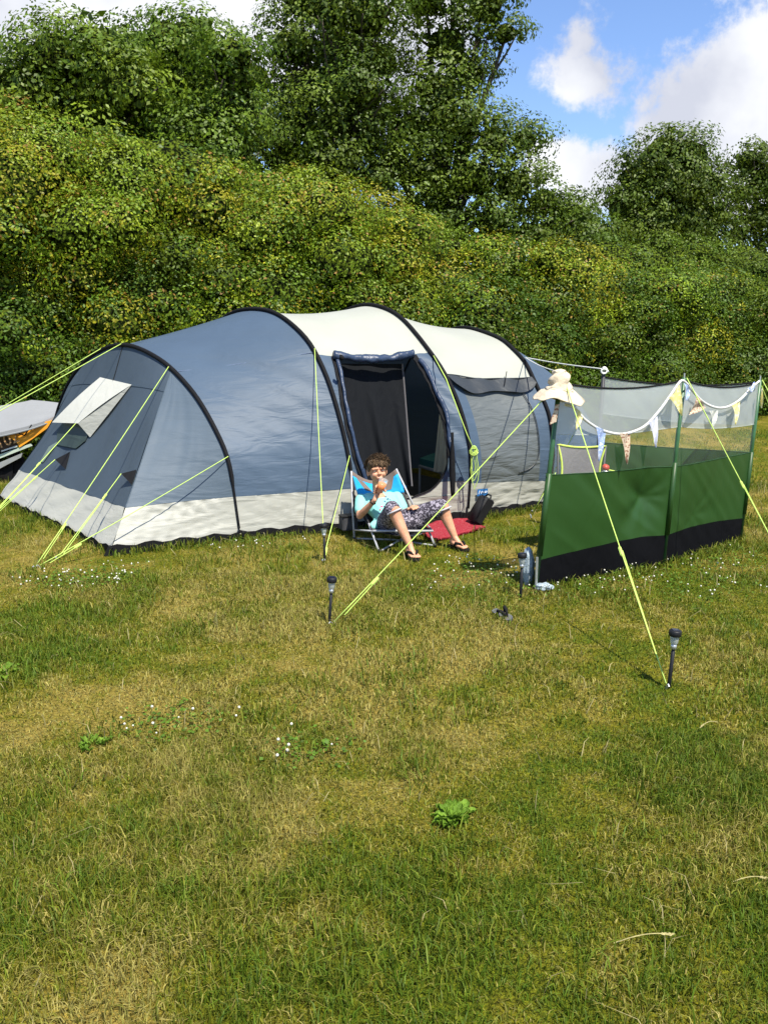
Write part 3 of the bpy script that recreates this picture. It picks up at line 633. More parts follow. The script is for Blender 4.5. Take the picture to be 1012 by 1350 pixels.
# bay three: cream roof, charcoal valance, blue strips and a broad window with its blind down
va3, vb3 = A3.vh(1.215), A4.vh(1.165)
panel('cream_roof', m_white, A3, A4, (va3, .70), (vb3, .70), 24, 36)
panel('blue_back', m_blue, A3, A4, (.70, .99), (.70, .99), 12, 16)
panel('blue_side', m_blue, A3, A4, (s3, va3), (s4, vb3), 8, 30, 0, .15, wr=.006)
panel('blue_side', m_blue, A3, A4, (s3, va3), (s4, vb3), 8, 30, .86, 1, wr=.01, vf=(30, 5, 0., 8))
panel('window_blind', m_greyw, A3, A4, (s3, va3), (s4, vb3), 40, 50, .15, .86, wr=.009, vf=(10, 4, 1.4, 9))
def valfn(u, w):
    dr = .012 + .022 * (math.sin(math.pi * u) ** .6) + .006 * math.sin(u * 9)
    return S(A3, A4, .02 + .96 * u, va3 - dr * w, vb3 - dr * w, off=.02 + .02 * w + .008 * math.sin(u * 20))
MB().grid(valfn, 30, 6).build('window_valance', m_valance, tent, True)
MB().tube([S(A3, A4, u, va3 + .002 * math.sin(u * 12), vb3, off=.022) for u in np.linspace(.02, .98, 20)], .006, 5).build('valance_rail', m_valance, tent)
zp = [(.80, .24), (.835, .20), (.85, .16), (.85, .12), (.83, .10), (.78, .085), (.70, .076), (.60, .072)]
MB().tube([S(A3, A4, u, v, off=.014) for u, v in cr(zp, 5)], .0045, 5).build('window_zip', m_valance, tent)
MB().tube([S(A3, A4, .72 - .02 * k, va3 + .012 - .006 * k, vb3 + .012 - .006 * k, off=.05) for k in range(6)], .004, 5).build('blind_toggle', m_black, tent)
# maker's tag on the skirt, blue with white strokes
def tagfn(u, w, o=.03): return S(A3, A4, .08 + .13 * u, s3 * (.66 + .19 * w), s4 * (.71 + .19 * w), off=o)
lt = MB().grid(tagfn, 8, 3).build('maker_tag', material('tag_blue', (.02, .13, .35), .5), tent)
mb = MB()
for (u0, w0, u1, w1) in ((.12, .3, .2, .8), (.2, .8, .28, .5), (.34, .35, .42, .7), (.42, .7, .5, .4), (.5, .4, .58, .7), (.58, .7, .66, .4), (.7, .4, .78, .7), (.8, .4, .9, .65)):
    mb.tube([tagfn(u0, w0, .033), tagfn(u1, w1, .033)], .0028, 4)
mb.build('tag_print', material('tag_white', (.8, .82, .82), .5), lt)
# arch sleeves and the bare pole feet
for a in (A1, A2, A3, A4):
    n0 = 60
    def off(v, k=.014):
        p = Vector(a(v)); c = Vector(a.c); return p + (p - c).normalized() * k
    vs_ = np.linspace(.02, .98, n0); rr = [.009 if (v < .10 or v > .9) else .014 + .005 * math.sin(math.pi * v) for v in vs_]
    MB().tube([off(v) for v in vs_], rr, 8).build('pole_sleeve', m_black, tent, True)
    MB().tube([off(v, .006 + .012 * math.sin(i)) for i, v in enumerate(np.linspace(.02, .98, n0))], [.005] * n0, 5).build('arch_pole', m_pole, tent, True)
    b0 = Vector(a(0)); MB().tube([b0 + Vector((0, -.02, -.03)), b0 + Vector((0, -.02, .12))], .006, 6).build('pole_foot', m_plast, tent)
    MB().tube([b0 + Vector((.035, -.03, -.02)), b0 + Vector((.035, -.035, .075))], .010, 6).build('peg', m_plast, tent)
# low end: sloping cloth, gussets and skirt
F = np.array((-1.99, 5.97, 0.0)); B_ = np.array((-3.72, 7.99, 0.0)); vg = .335; vgb = 1 - .335
top_f, top_b = A1(vg), A1(vgb)
ke = .235
def crease(w, c0, tp, bow=.05):
    if c0 is B_: bow = -.05
    p = c0 * (1 - w) + tp * w; o = (p - A1.c); o[2] = max(o[2], 0) + .2; o /= np.linalg.norm(o); return p + o * bow * math.sin(math.pi * w)
def gus(c0, tp, vgo, base_v):
    def fn(u, w):
        right = A1(base_v + (vgo - base_v) * w); left = crease(w, c0, tp); p = left * (1 - u) + right * u
        o = p - A1.c; o[2] = 0; o /= max(1e-6, np.linalg.norm(o))
        k = .03 * math.sin(math.pi * u) * math.sin(math.pi * min(1, w * 1.0)); rib = .008 * fold(u * .7 + w * .3, w, 14, 5, .4, -3) * math.sin(math.pi * u)
        return p - o * (k - rib)
    return fn
def fan(u, w): return gus(F, top_f, vg, 0.0)(u, w)
def skirt_w(u): return ke * (1 - u) * .72 + .205 * u * 1.0
# gusset skirt meets the hem height of bay one at the arch
def gs(u, w): hh = (.235 * (1 - u) + (s1 / vg) * u); return fan(u, hh * w + .012 * (1 - w))
def gb(u, w): hh = (.235 * (1 - u) + (s1 / vg) * u); return fan(u, hh + (1 - hh) * w)
def gs2(u, w): p = gs(u, w); k = .016 * fold(u, w, 20, 5, 2.2, -6) * min(1, 5 * u, 5 * (1 - u)); return p + np.array((.3, -.95, 0)) * k
MB().grid(gs2, 60, 14).build('skirt', m_skirt, tent, True)
MB().grid(gb, 40, 40).build('side_gusset', m_gus, tent, True)
bg_ = gus(B_, top_b, vgb, 1.0)
MB().grid(lambda u, w: bg_(u, w), 16, 24).build('side_gusset', m_gus, tent, True)
def endp(u, w, off=0.):                          # u from front crease to back crease, w from hem to arch
    l_ = crease(w, F, top_f); r_ = crease(w, B_, top_b); arc = A1(vg + (vgb - vg) * u); lin = top_f * (1 - u) + top_b * u
    p = l_ * (1 - u) + r_ * u + (arc - lin) * w ** 2.2
    nrm = np.array((-.60, -.52, .62)); k = -.05 * math.sin(math.pi * u) * math.sin(math.pi * w)
    return p + nrm * (k + off + .010 * math.sin(u * 22 + w * 3) * math.sin(math.pi * w) ** 2)
def hem(u): return .03 * abs(math.sin(u * 9.5)) * math.sin(math.pi * u)
MB().grid(lambda u, w: endp(u, .022 + hem(u) * .6 + (ke - .022 - hem(u) * .6) * w, .006 * math.sin(u * 30 + w * 8)), 60, 10).build('skirt', m_skirt, tent, True)
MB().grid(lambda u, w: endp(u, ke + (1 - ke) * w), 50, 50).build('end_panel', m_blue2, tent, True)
MB().tube([crease(w, F, top_f, .052) for w in np.linspace(.24, 1, 20)], .004, 5).build('seam', m_gus, tent)
MB().tube([endp(u, .86 - .05 * math.sin(math.pi * u), .004) for u in np.linspace(0, 1, 16)], .0025, 4).build('seam', m_gus, tent)
MB().tube([endp(.5, w, .004) for w in np.linspace(.8, 1, 8)], .0035, 4).build('seam', m_black, tent)
# black mud flap along the foot of every wall
def hemstrip(pts, h=.05):
    pts = [Vector(p) for p in pts]; mb = MB(); nn = len(pts)
    for i, p in enumerate(pts): mb.v += [Vector((p.x, p.y, -.02)), Vector((p.x, p.y, h + .012 * math.sin(i * 1.7)))]
    for i in range(nn - 1): mb.f.append((2 * i, 2 * i + 2, 2 * i + 3, 2 * i + 1))
    return mb
lo = lambda a, b: [S(a, b, u, .014, sag=.0, off=.012) for u in np.linspace(0, 1, 16)]
hemstrip([F * (1 - t) + np.array((*A1(0)[:2], 0)) * t + np.array((.0, -.03, 0)) for t in np.linspace(0, 1, 16)] + lo(A1, A2) + lo(A2, A3) + lo(A3, A4), .072).build('mud_flap', m_black, tent)
hemstrip([endp(u, .03, .015) for u in np.linspace(0, 1, 40)], .06).build('mud_flap', m_black, tent)
for c0 in (F,): MB().box(Vector(c0) + Vector((0, -.02, .035)), (.03, .03, .08), Matrix.Rotation(.5, 3, 'Y')).build('corner_peg_loop', m_plast, tent)
# high vent in the low end: a cream hood held out over a dark window
def ep(px, py, off=0.):                          # nearest point of the end cloth to a pixel
    best = None
    for u in np.linspace(0, 1, 41):
        for w_ in np.linspace(.1, 1, 37):
            q_ = Vector(endp(u, w_)) - Vector((0, 0, CAM_H)); zc = q_.y * math.cos(TH) - q_.z * math.sin(TH); yc = q_.y * math.sin(TH) + q_.z * math.cos(TH)
            d_ = (506 + FOC * q_.x / zc - px) ** 2 + (675 - FOC * yc / zc - py) ** 2
            if best is None or d_ < best[0]: best = (d_, u, w_)
    return Vector(endp(best[1], best[2], off))
def plate(name, pts, m, par, th=.004, nrm=Vector((-.6, -.52, .62))):
    n_ = len(pts); v = [Vector(p) for p in pts] + [Vector(p) - nrm * th for p in pts]
    f = [tuple(range(n_)), tuple(range(2 * n_ - 1, n_ - 1, -1))] + [(i, (i + 1) % n_, n_ + (i + 1) % n_, n_ + i) for i in range(n_)]
    return mesh_obj(name, v, f, m, par)
nE = Vector((-.6, -.52, .62))
tl_, tr_ = ep(133, 499, .01), ep(175, 505, .01)
t0, t1_ = tl_, tr_
out_v = Vector((-.30, -.36, -.16))
bl_, br_ = ep(84, 575, .0) , ep(122, 580, .0)
# hood corners stand off the cloth
def lift(px, py, d): q_ = ep(px, py); return q_, Vector((0, 0, CAM_H)) + (q_ - Vector((0, 0, CAM_H))) * (1 - d / (q_ - Vector((0, 0, CAM_H))).length)
_, hl = lift(67, 553, .24); _, hr = lift(103, 561, .24)
mbv = MB().grid(lambda u, w: (t0.lerp(t1_, u)).lerp(hl.lerp(hr, u), w) + nE * .012 * math.sin(math.pi * w) , 8, 10)
vh = mbv.build('vent_hood', fabric('cream_hood', (.66, .65, .57), .25, .6, .2), tent, True)
sidep = ep(119, 577, .01)
MB().grid(lambda u, w: (t1_.lerp(hr, w)).lerp(t1_.lerp(sidep, w), u), 4, 8).build('vent_hood_side', m_skirt, tent, True)
plate('vent_window', [ep(84, 558, .012), ep(104, 556, .012), ep(119, 574, .012), ep(112, 584, .012), ep(102, 591, .012), ep(90, 591, .012), ep(76, 585, .012), ep(78, 570, .012)], material('vent_mesh', (.03, .045, .04), .5), tent)
plate('vent_lining_strip', [ep(68, 588, .012), ep(78, 582, .012), ep(58, 610, .012), ep(55, 606, .012)], m_green_in, tent)  # narrow strip in the lining colour, down from the vent window
def gusset_tab(px, py, lab=0):
    a, b, c = ep(px + 6, py - 12, .01), ep(px - 7, py + 3, .07), ep(px + 1, py + 9, .01); plate('guy_tab', [a, b, c], m_black, tent); return b
tab1 = gusset_tab(88, 611); tab2 = gusset_tab(176, 630)
# far end: the porch slopes down behind the windbreak
top_fr, top_br = A4(.40), A4(.60); FR = np.array((2.25, 8.1, 0)); BR = np.array((1.15, 10.0, 0)); bow_ = np.array((.20, .12, .16))
def rend(u, w):
    l_ = FR * (1 - w) + A4(.36) * w; r_ = BR * (1 - w) + A4(.64) * w; arc = A4(.36 + .28 * u); lin = A4(.36) * (1 - u) + A4(.64) * u
    return l_ * (1 - u) + r_ * u + (arc - lin) * w ** 2 + bow_ * math.sin(math.pi * w)
MB().grid(rend, 16, 24).build('end_panel', m_blue, tent, True)
def rg(u, w): r0 = A4(.36 * w); l0 = FR * (1 - w) + A4(.36) * w + bow_ * math.sin(math.pi * w); p = r0 * (1 - u) + l0 * u; return p + np.array((.4, -.9, 0)) * .012 * fold(u, w, 12, 4, .3, -4) * math.sin(math.pi * u)
MB().grid(lambda u, w: rg(u, .16 + .84 * w), 24, 30).build('side_gusset', m_blue, tent, True)
MB().grid(lambda u, w: rg(u, .012 + .148 * w), 24, 6).build('skirt', m_skirt, tent, True)
def rb(u, w): r0 = A4(1 - .36 * w); l0 = BR * (1 - w) + A4(.64) * w + bow_ * math.sin(math.pi * w); return r0 * (1 - u) + l0 * u
MB().grid(rb, 8, 12).build('side_gusset', m_blue, tent, True)
MB().tube([rend(1, w) for w in np.linspace(0, 1, 12)], .012, 6).build('edge_tape', m_black, tent)
# inside: floor, dark bedroom curtain, lining, beige divider
fl_pts = [Vector((*A1(0)[:2], .012)), Vector((*A2(0)[:2], .012)) + Vector((.02, .05, 0)), Vector((*A3(0)[:2], .012)) + Vector((0, .05, 0)), Vector((*A4(0)[:2], .012)), Vector((*A4(1)[:2], .012)), Vector((*A3(1)[:2], .012)), Vector((*A2(1)[:2], .012)), Vector((*A1(1)[:2], .012))]
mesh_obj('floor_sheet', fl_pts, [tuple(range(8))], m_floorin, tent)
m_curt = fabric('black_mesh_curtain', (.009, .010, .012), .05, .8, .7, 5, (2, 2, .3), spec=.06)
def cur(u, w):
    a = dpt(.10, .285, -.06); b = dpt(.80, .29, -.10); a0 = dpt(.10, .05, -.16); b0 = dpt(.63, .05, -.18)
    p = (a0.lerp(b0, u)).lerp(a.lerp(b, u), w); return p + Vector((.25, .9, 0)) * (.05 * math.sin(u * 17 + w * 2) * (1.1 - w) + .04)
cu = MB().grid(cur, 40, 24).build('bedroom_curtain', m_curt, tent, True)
MB().tube([Vector(cur(1, w)) + Vector((0, -.01, 0)) for w in np.linspace(0, 1, 16)], .008, 5).build('curtain_edge', material('edge_tape_grey', (.09, .085, .09), .7), cu)
def lin(u, w):
    p = Vector(A2(.80 - .42 * w)) * (1 - u) + Vector(A3(.80 - .42 * w)) * u; c = Vector(A2.c) * (1 - u) + Vector(A3.c) * u; return p + (c - p) * .07
MB().grid(lin, 14, 24).build('inner_lining', m_green_in, tent, True)
def div(u, w):                                   # dark partition across the tent at the third arch
    s_ = .12 + .76 * u; top = Vector(A3(s_)); return Vector((top.x, top.y, .02)).lerp(top, w) + Vector((-.05, .03 * math.sin(u * 22), 0))
bgm = fabric('beige_curtain', (.72, .66, .48), .45, .7, .5, 6, (2, 2, .3))
def bei(u, w):
    a, b = P(571, 622, 7.85), P(580, 536, 7.8); c, d_ = P(588, 622, 7.7), P(590, 560, 7.6); return a.lerp(c, u).lerp(b.lerp(d_, u), w) + Vector((.2, .6, 0)) * .03 * math.sin(u * 14)
MB().grid(bei, 14, 10).build('beige_divider', bgm, tent, True)
"""interior objects"""
def simple_box(name, label, cat, px, py, Y, size, m, rotz=0, m2=None):
    c = P(px, py, Y); t = thing(name, label, cat, (c.x, c.y, c.z)); MB().box(c + Vector((0, 0, size[2] / 2)), size, Matrix.Rotation(rotz, 3, 'Z'), .012).build('body', m, t); return t, c
t = thing('camp_bed', 'low camp bed with teal sleeping mat, dim behind the open tent door', 'bed', G(560, 640) + Vector((0, 1.0, 0)))
bb = [P(553, 612, 8.2), P(592, 622, 7.7)]; b0, b1 = bb[0], bb[1]; b0.z = b1.z = .30; bk = Vector((.25, .55, 0))
MB().tube([b0, b1], .016, 8).build('rail', m_steel, t); MB().tube([b0 + bk, b1 + bk], .016, 8).build('rail', m_steel, t)
mesh_obj('mattress', [b0 + Vector((0, 0, .01)), b1 + Vector((0, 0, .01)), b1 + bk + Vector((0, 0, .01)), b0 + bk + Vector((0, 0, .01)), b0 + Vector((0, 0, .08)), b1 + Vector((0, 0, .08)), b1 + bk + Vector((0, 0, .08)), b0 + bk + Vector((0, 0, .08))], [(0, 1, 5, 4), (1, 2, 6, 5), (2, 3, 7, 6), (3, 0, 4, 7), (4, 5, 6, 7)], material('teal_mat', (.02, .11, .10), .8), t)
for q_ in (b0, b1, b0 + bk, b1 + bk): MB().tube([q_, Vector((q_.x, q_.y, .02))], .012, 6).build('leg', m_steel, t)
mt = thing('door_mat', 'dark speckled mat on the tent floor just inside the door', 'mat', G(550, 645))
a_, b_, c_, d_ = dpt(.3, .05, -.05), dpt(.78, .05, -.05), dpt(.78, .05, -.55), dpt(.3, .05, -.55)
for q_ in (a_, b_, c_, d_): q_.z = .16
# a thin mat on a low step of folded bedding
low = [Vector((q_.x, q_.y, .02)) for q_ in (a_, b_, c_, d_)]
mesh_obj('pile', [a_, b_, c_, d_] + low, [(0, 1, 2, 3), (0, 4, 5, 1), (1, 5, 6, 2), (2, 6, 7, 3), (3, 7, 4, 0)], material('mat_speckle', (.015, .015, .015), .9, scale=70, col2=(.16, .16, .15), detail=2), mt)
c0 = dpt(.50, .05, -.16); c0.z = .16
t = thing('spray_bottle', 'white and blue spray bottle lying inside the tent doorway', 'bottle', c0)
MB().lathe([(.001, 0), (.03, .002), (.032, .08), (.014, .11), (.012, .13), (.001, .13)], c0 + Vector((0, 0, .0)), (.3, 0, 1), 12).build('body', material('white_plastic', (.75, .78, .8), .4), t, True)
MB().box(c0 + Vector((.03, -.01, .14)), (.07, .03, .03), Matrix.Rotation(.3, 3, 'Y'), .008).build('trigger_head', material('blue_plastic', (.03, .25, .55), .4), t)
t = thing('crumpled_cloth', 'crumpled teal and white cloth beside the spray bottle in the doorway', 'cloth', c0 + Vector((-.14, 0, 0)))
MB().grid(lambda u, v: c0 + Vector((-.2 + u * .13, -.06 + v * .12, .012 + .035 * abs(mnoise.noise(Vector((u * 4, v * 4, 2)))) * 2 * math.sin(math.pi * u) * math.sin(math.pi * v))), 14, 12).build('cloth', material('teal_cloth', (.10, .30, .30), .8, scale=24, col2=(.65, .68, .66), detail=2), t, True)

# ------------------------------------------------------------------ guy lines
def guy(label, a, b, slider=.75, peg=True, r=.0034, m=None, coil=None):
    a, b = Vector(a), Vector(b); t = thing('guy_line', label, 'guy line', b, 'guy lines'); n_ = 14; L_ = (a - b).length
    pts = [a.lerp(b, k / n_) + Vector((0, 0, .022 * k / n_ - .005 * L_ * math.sin(math.pi * k / n_))) for k in range(n_ + 1)]
    MB().tube(pts, r, 6).build('cord', m or m_lime, t, True)
    if slider:
        s_ = a.lerp(b, slider); d = (b - a).normalized(); MB().tube([s_ - d * .03, s_ - d * .02, s_ + d * .02, s_ + d * .03], [.004, .009, .009, .004], 6).build('slider', m_lime, t)
        MB().tube([s_ + d * .0 + Vector((.008, 0, .004)), b + (a - b) * .04 + Vector((.006, 0, .002))], r * .8, 5).build('loop', m or m_lime, t)
    if peg:
        d = Vector((b.x - a.x, b.y - a.y, 0)).normalized(); MB().tube([b + Vector((0, 0, -.05)) - d * .02, b + d * .012 + Vector((0, 0, .02)), b + d * .02 + Vector((0, 0, .026)), b + d * .03 + Vector((0, 0, .018))], .004, 6).build('peg', m_steel, t)
a1 = lambda v, k=.03: Vector(A1(v)) + (Vector(A1(v)) - Vector(A1.c)).normalized() * k
a2 = lambda v, k=.03: Vector(A2(v)) + (Vector(A2(v)) - Vector(A2.c)).normalized() * k
guy('lime guy line running over the low end skirt to the farther-left peg', a1(.345), G(48, 750), .82)
guy('lime guy line from the low side of the first arch across the skirt corner', a1(.135), G(54, 749), .82)
guy('short lime guy line from the tab near the tent corner crease', tab2, G(78, 738), .28)
guy('short lime guy line from the tab below the vent hood', tab1, G(-18, 690), .3)
guy('lime guy line from the edge of the cream vent hood', hr + Vector((-.02, 0, 0)), G(-60, 735), .35)
guy('upper lime guy line from the top of the first arch, passing over the grey trailer', a1(.50), G(-420, 770), .6)
guy('lower lime guy line beside it, from the back of the first arch', a1(.575), G(-260, 690), .6)
guy('lime guy line hanging steeply from the second arch to the small solar light', a2(.300), G(428, 741), 0)
guy('lower lime guy line from the second arch beside the boy', a2(.117), G(426, 741), .9)
# the tied-up line on the third arch
t = thing('tied_guy_line', 'lime guy line coiled and tied against the third arch', 'guy line', P(625, 600, 7.0)); a = Vector(A3(.285)) + Vector((.0, -.03, .02))
k0 = P(624, 592, 6.98); MB().tube([a, P(588, 500, 7.1), P(606, 548, 7.02), P(615, 572, 6.99), k0], .0042, 6).build('cord', m_lime, t, True)
for i in range(3):
    pts = [k0 + Vector((.006 * i - .0 + (.016 + .006 * i) * math.sin(q_ / 12 * 2 * math.pi) + .008 * math.sin(q_ * 1.7 + i), -.008 * i, -(.10 + .035 * i) * (1 - math.cos(q_ / 12 * 2 * math.pi)) )) for q_ in range(13)]
    MB().tube(pts, .0034, 5).build('coil', m_lime, t, True)
for i in range(3): MB().tube([k0 + Vector((.022 * math.cos(q_) * (1 + .3 * i), -.02, .03 * math.sin(q_) - .01 * i)) for q_ in np.linspace(0, 6.28, 10)], .005, 5).build('knot', m_lime, t, True)
guy('lime guy line low at the back corner pole of the tent', Vector(A4(.07)) + Vector((.03, -.05, 0)), G(703, 676), 0)
# ------------------------------------------------------------------ the windbreak
m_wgreen = fabric('windbreak_green', (.022, .070, .012), .20, .45, .3, 4, (1, 1, .4), spec=.45)
m_wblack = fabric('windbreak_black', (.005, .005, .006), .02, .75, .6, 7, (1, 1, .6), spec=.05)
m_wmesh = material('windbreak_grey_voile', (.66, .70, .67), .6, .05, 4, trans=.55, alpha=.62, spec=.3)
m_pvc = material('clear_window_film', (.45, .5, .42), .12, .03, 4, alpha=.07, spec=.5)
m_wpost = material('green_steel_post', (.03, .10, .035), .4, .2, 18, spec=.5)
m_cordw = material('white_cord', (.72, .72, .66), .7, .05, 40)
posts = [(Vector((.95, 5.12, 0)), Vector((1.05, 5.12, 1.33))), (Vector((1.94, 5.70, 0)), Vector((1.99, 5.70, 1.29))), (Vector((2.77, 6.42, 0)), Vector((2.81, 6.42, 1.235)))]
P4b = G(795, 494, 1.27); posts.append((Vector((P4b.x - .02, P4b.y, 0)), Vector((P4b.x, P4b.y, 1.27))))
lev = [(.015, .195, .735, .985, 1.29), (.015, .215, .695, .965, 1.27), (.015, .175, .69, .905, 1.215), (.015, .2, .76, .98, 1.25)]
wb = thing('windbreak', 'green windbreak with clear windows and grey top band standing right of the tent', 'windbreak', (1.9, 5.7, 0))
def wp(i, u, lvl, w, dent=None, j=None):         # bay i, along, between level lvl and lvl+1
    j = i + 1 if j is None else j; (b0, t0), (b1, t1) = posts[i], posts[j]
    za = lev[i][lvl] + (lev[i][lvl + 1] - lev[i][lvl]) * w; zb = lev[j][lvl] + (lev[j][lvl + 1] - lev[j][lvl]) * w
    pa = b0.lerp(t0, za / t0.z); pb = b1.lerp(t1, zb / t1.z); p = pa.lerp(pb, u)
    sagk = 4 * u * (1 - u); hz = za / 1.3
    p.z -= .045 * sagk * max(0, hz - .55) / .45 if lvl >= 2 else 0
    if lvl == 0: p.z += .022 * sagk * w
    if lvl == 1: p.z += .022 * sagk * (1 - w)
    n_ = Vector((pb.y - pa.y, -(pb.x - pa.x), 0)).normalized()
    p += n_ * (.05 * sagk * math.sin(math.pi * min(1, hz)) * (.6 + .4 * math.sin(u * 4 + i * 2)))
    if dent:
        du, dz, amp = dent; dx = (u - du) * 1.15; dy = (za - dz); r_ = math.hypot(dx, dy); an = math.atan2(dy, dx)
        p -= n_ * amp * math.exp(-r_ * 3.6) * (1 + .13 * math.sin(an * 7 + 1 + 2 * math.sin(an)) * min(1, r_ * 5)) * min(1, 5 * u, 5 * (1 - u))
    p += n_ * .006 * fold(u, hz, 13, 4, i * 2.1, 5) * min(1, 8 * u, 8 * (1 - u))
    return p
for i, j, dent in ((0, 1, (.82, .50, .11)), (1, 2, (.3, .3, .03)), (3, 2, None)):
    f_ = lambda l: (lambda u, w: wp(i, u, l, w, dent, j))
    MB().grid(f_(0), 60, 8).build('black_foot_panel', m_wblack, wb, True)
    MB().grid(f_(1), 60, 30).build('green_panel', m_wgreen, wb, True)
    MB().grid(f_(2), 60, 8).build('clear_window', m_pvc, wb, True)
    MB().grid(f_(3), 60, 12).build('grey_top_band', m_wmesh, wb, True)
    MB().tube([wp(i, u, 3, 1, dent, j) + Vector((0, 0, .003)) for u in np.linspace(0, 1, 61)], .0065, 6).build('top_piping', m_black, wb)
    for l in (1, 2): MB().tube([wp(i, u, l, 1, dent, j) for u in np.linspace(0, 1, 61)], .0032, 5).build('seam_tape', fabric('green_tape', (.02, .07, .02)) if l == 1 else m_wmesh, wb)
for k, (b, t_) in enumerate(posts):
    po = MB().tube([b + Vector((0, 0, -.05)), b.lerp(t_, .34), b.lerp(t_, .342), t_], [.011, .011, .0145, .0145] if k != 3 else [.015] * 4, 10).build('post', m_wpost if k != 3 else m_pole, wb, True)
    MB().tube([t_, t_ + Vector((0, 0, .03))], .005, 6).build('post_spike', m_steel, po)
    if k < 3:
        sl = [wp(min(k, 1), 0 if k < 2 else 1, 1, q_) for q_ in (.0, .5, 1.)]
        MB().tube([b.lerp(t_, .17) + Vector((0, -.004, 0)), b.lerp(t_, .56) + Vector((0, -.004, 0))], .019, 8).build('post_pocket', m_wgreen, po, True)
MB().tube([posts[0][0] + Vector((0, -.015, -.03)), posts[0][0] + Vector((.0, -.018, .22))], .008, 6).build('post_foot', m_steel, wb)
# guy lines of the windbreak
guy('lime guy line from under the sun hat across to the centre solar light', posts[0][1] + Vector((0, -.02, -.02)), G(440, 825), .83)
guy('lime guy line from the sun hat post down to the nearest solar light', posts[0][1] + Vector((.02, -.02, -.02)), G(877, 907), .62)
guy('lime guy line from the middle windbreak post leaving the picture at the right', posts[1][1] + Vector((.01, -.02, 0)), G(1048, 775), .52)
guy('lime guy line from the right end post of the windbreak, leaving at the right edge', posts[2][1] + Vector((.01, -.01, 0)), G(1130, 730), .5)
guy('second lime guy line at the right end post, steeper than its neighbour', posts[2][1] + Vector((.0, .01, -.01)), G(1075, 690), 0)
guy('short lime guy line behind the windbreak from the rear post', posts[3][1], posts[3][0] + Vector((-.35, .75, 0)), 0)
guy('thin lime guy line seen through the clear window of the windbreak', wp(3, .35, 2, .4, None, 2) + Vector((-.0, -.02, 0)), G(820, 700), 0, r=.003)
guy('white cord from the tent arch to the rear windbreak post', Vector(A4(.30)) + Vector((.02, -.02, .03)), posts[3][1] + Vector((0, 0, .02)), 0, False, .005, m_cordw)
guy('white cord from the tent arch to the sun hat post', Vector(A4(.30)) + Vector((.02, -.02, .03)), posts[0][1] + Vector((0, .02, .0)), 0, False, .004, m_cordw)
# a knot of cord on the rear post
t = thing('cord_knot', 'white knot of cord on top of the rear windbreak post', 'knot', posts[3][1]); c = posts[3][1] + Vector((0, 0, .02))
MB().tube([c + Vector((.028 * math.cos(a) * (1 - a / 20), -.02, .02 * math.sin(a) + a * .002)) for a in np.linspace(0, 9, 22)], .007, 6).build('cord', m_cordw, t, True)

# bunting draped over the posts
m_tape = material('white_bunting_tape', (.74, .73, .69), .85, .05, 30, trans=.2)
def printed(name, base, dot, sc=55, thr=(.52, .58)): return material(name, base, .85, scale=sc, col2=dot, ramp=thr, detail=1, trans=.22)
m_fy = printed('yellow_print', (.74, .66, .26), (.80, .76, .48), 40); m_fb = printed('blue_print', (.30, .40, .68), (.62, .66, .78), 70)
m_fbr = printed('floral_print', (.62, .50, .37), (.33, .17, .11), 75); m_fl = printed('lilac_print', (.62, .63, .76), (.74, .73, .76), 60); m_fw = printed('white_print', (.60, .60, .52), (.40, .42, .42), 60)
bu = thing('bunting', 'string of printed triangular fabric flags draped along the windbreak top', 'bunting', (1.9, 5.6, 1.2))
def Yw(px):                                      # front face of the windbreak at a pixel column
    if px < 900: return float(np.interp(px, [735, 900], [5.06, 5.62]))
    return float(np.interp(px, [900, 1000], [5.62, 6.34]))
path = cr([(744, 533), (757, 538), (770, 553), (790, 566), (811, 572), (828, 571), (849, 562), (868, 542), (884, 520), (896, 503), (903, 504), (912, 515), (925, 529), (938, 536), (950, 538), (962, 535), (976, 526), (990, 511), (1001, 502)], 4)
tp_ = [P(x, y, Yw(x)) for x, y in path]
mb = MB()
for i, p in enumerate(tp_):
    d = (tp_[min(i + 1, len(tp_) - 1)] - tp_[max(i - 1, 0)]).normalized(); nn_ = d.cross(Vector((0, -1, 0))).normalized(); hw = .0085
    mb.v += [p - nn_ * hw, p + nn_ * hw, p + nn_ * hw + Vector((.002, .006, 0)), p - nn_ * hw + Vector((.002, .006, 0))]
for i in range(len(tp_) - 1):
    for a, b in ((0, 1), (1, 2), (2, 3), (3, 0)): mb.f.append((4 * i + a, 4 * i + b, 4 * i + 4 + b, 4 * i + 4 + a))
mb.build('tape', m_tape, bu, True)
def flag(pxs, m, lab):                            # hanging triangle: left top, right top, tip
    a, b, c = [P(x, y, Yw(x) - .015) for x, y in pxs]
    def fn(u, w): q_ = a.lerp(b, u).lerp(c, w); return q_ + Vector((.25, -.9, 0)) * (.018 * math.sin(u * 5 + w * 4) * (1 - w * .6))
    o = MB().grid(fn, 8, 12).build('flag', m, bu, True); o['label'] = lab
flag([(758, 538), (770, 548), (759, 566)], m_fy, 'yellow flag half hidden beside the hat')
flag([(785, 562), (800, 568), (789, 608)], m_fb, 'blue gingham flag left of the brown one')
flag([(816, 571), (832, 571), (826, 612)], m_fbr, 'brown floral flag at the lowest point of the string')
flag([(854, 556), (868, 549), (864, 590)], m_fl, 'lilac flag left of the middle post')
flag([(881, 524), (897, 505), (898, 548)], m_fy, 'large yellow flag on the middle post')
flag([(901, 505), (911, 514), (904, 528)], m_fb, 'blue flag just right of the middle post')
flag([(917, 522), (932, 538), (908, 547)], m_fbr, 'brown floral flag flipped sideways')
flag([(934, 541), (948, 541), (939, 563)], m_fw, 'pale flag flipped by the wind')
flag([(964, 534), (977, 526), (969, 560)], m_fy, 'yellow flag near the right post')
flag([(984, 512), (996, 503), (990, 517)], m_fb, 'blue flag folded on the right post')
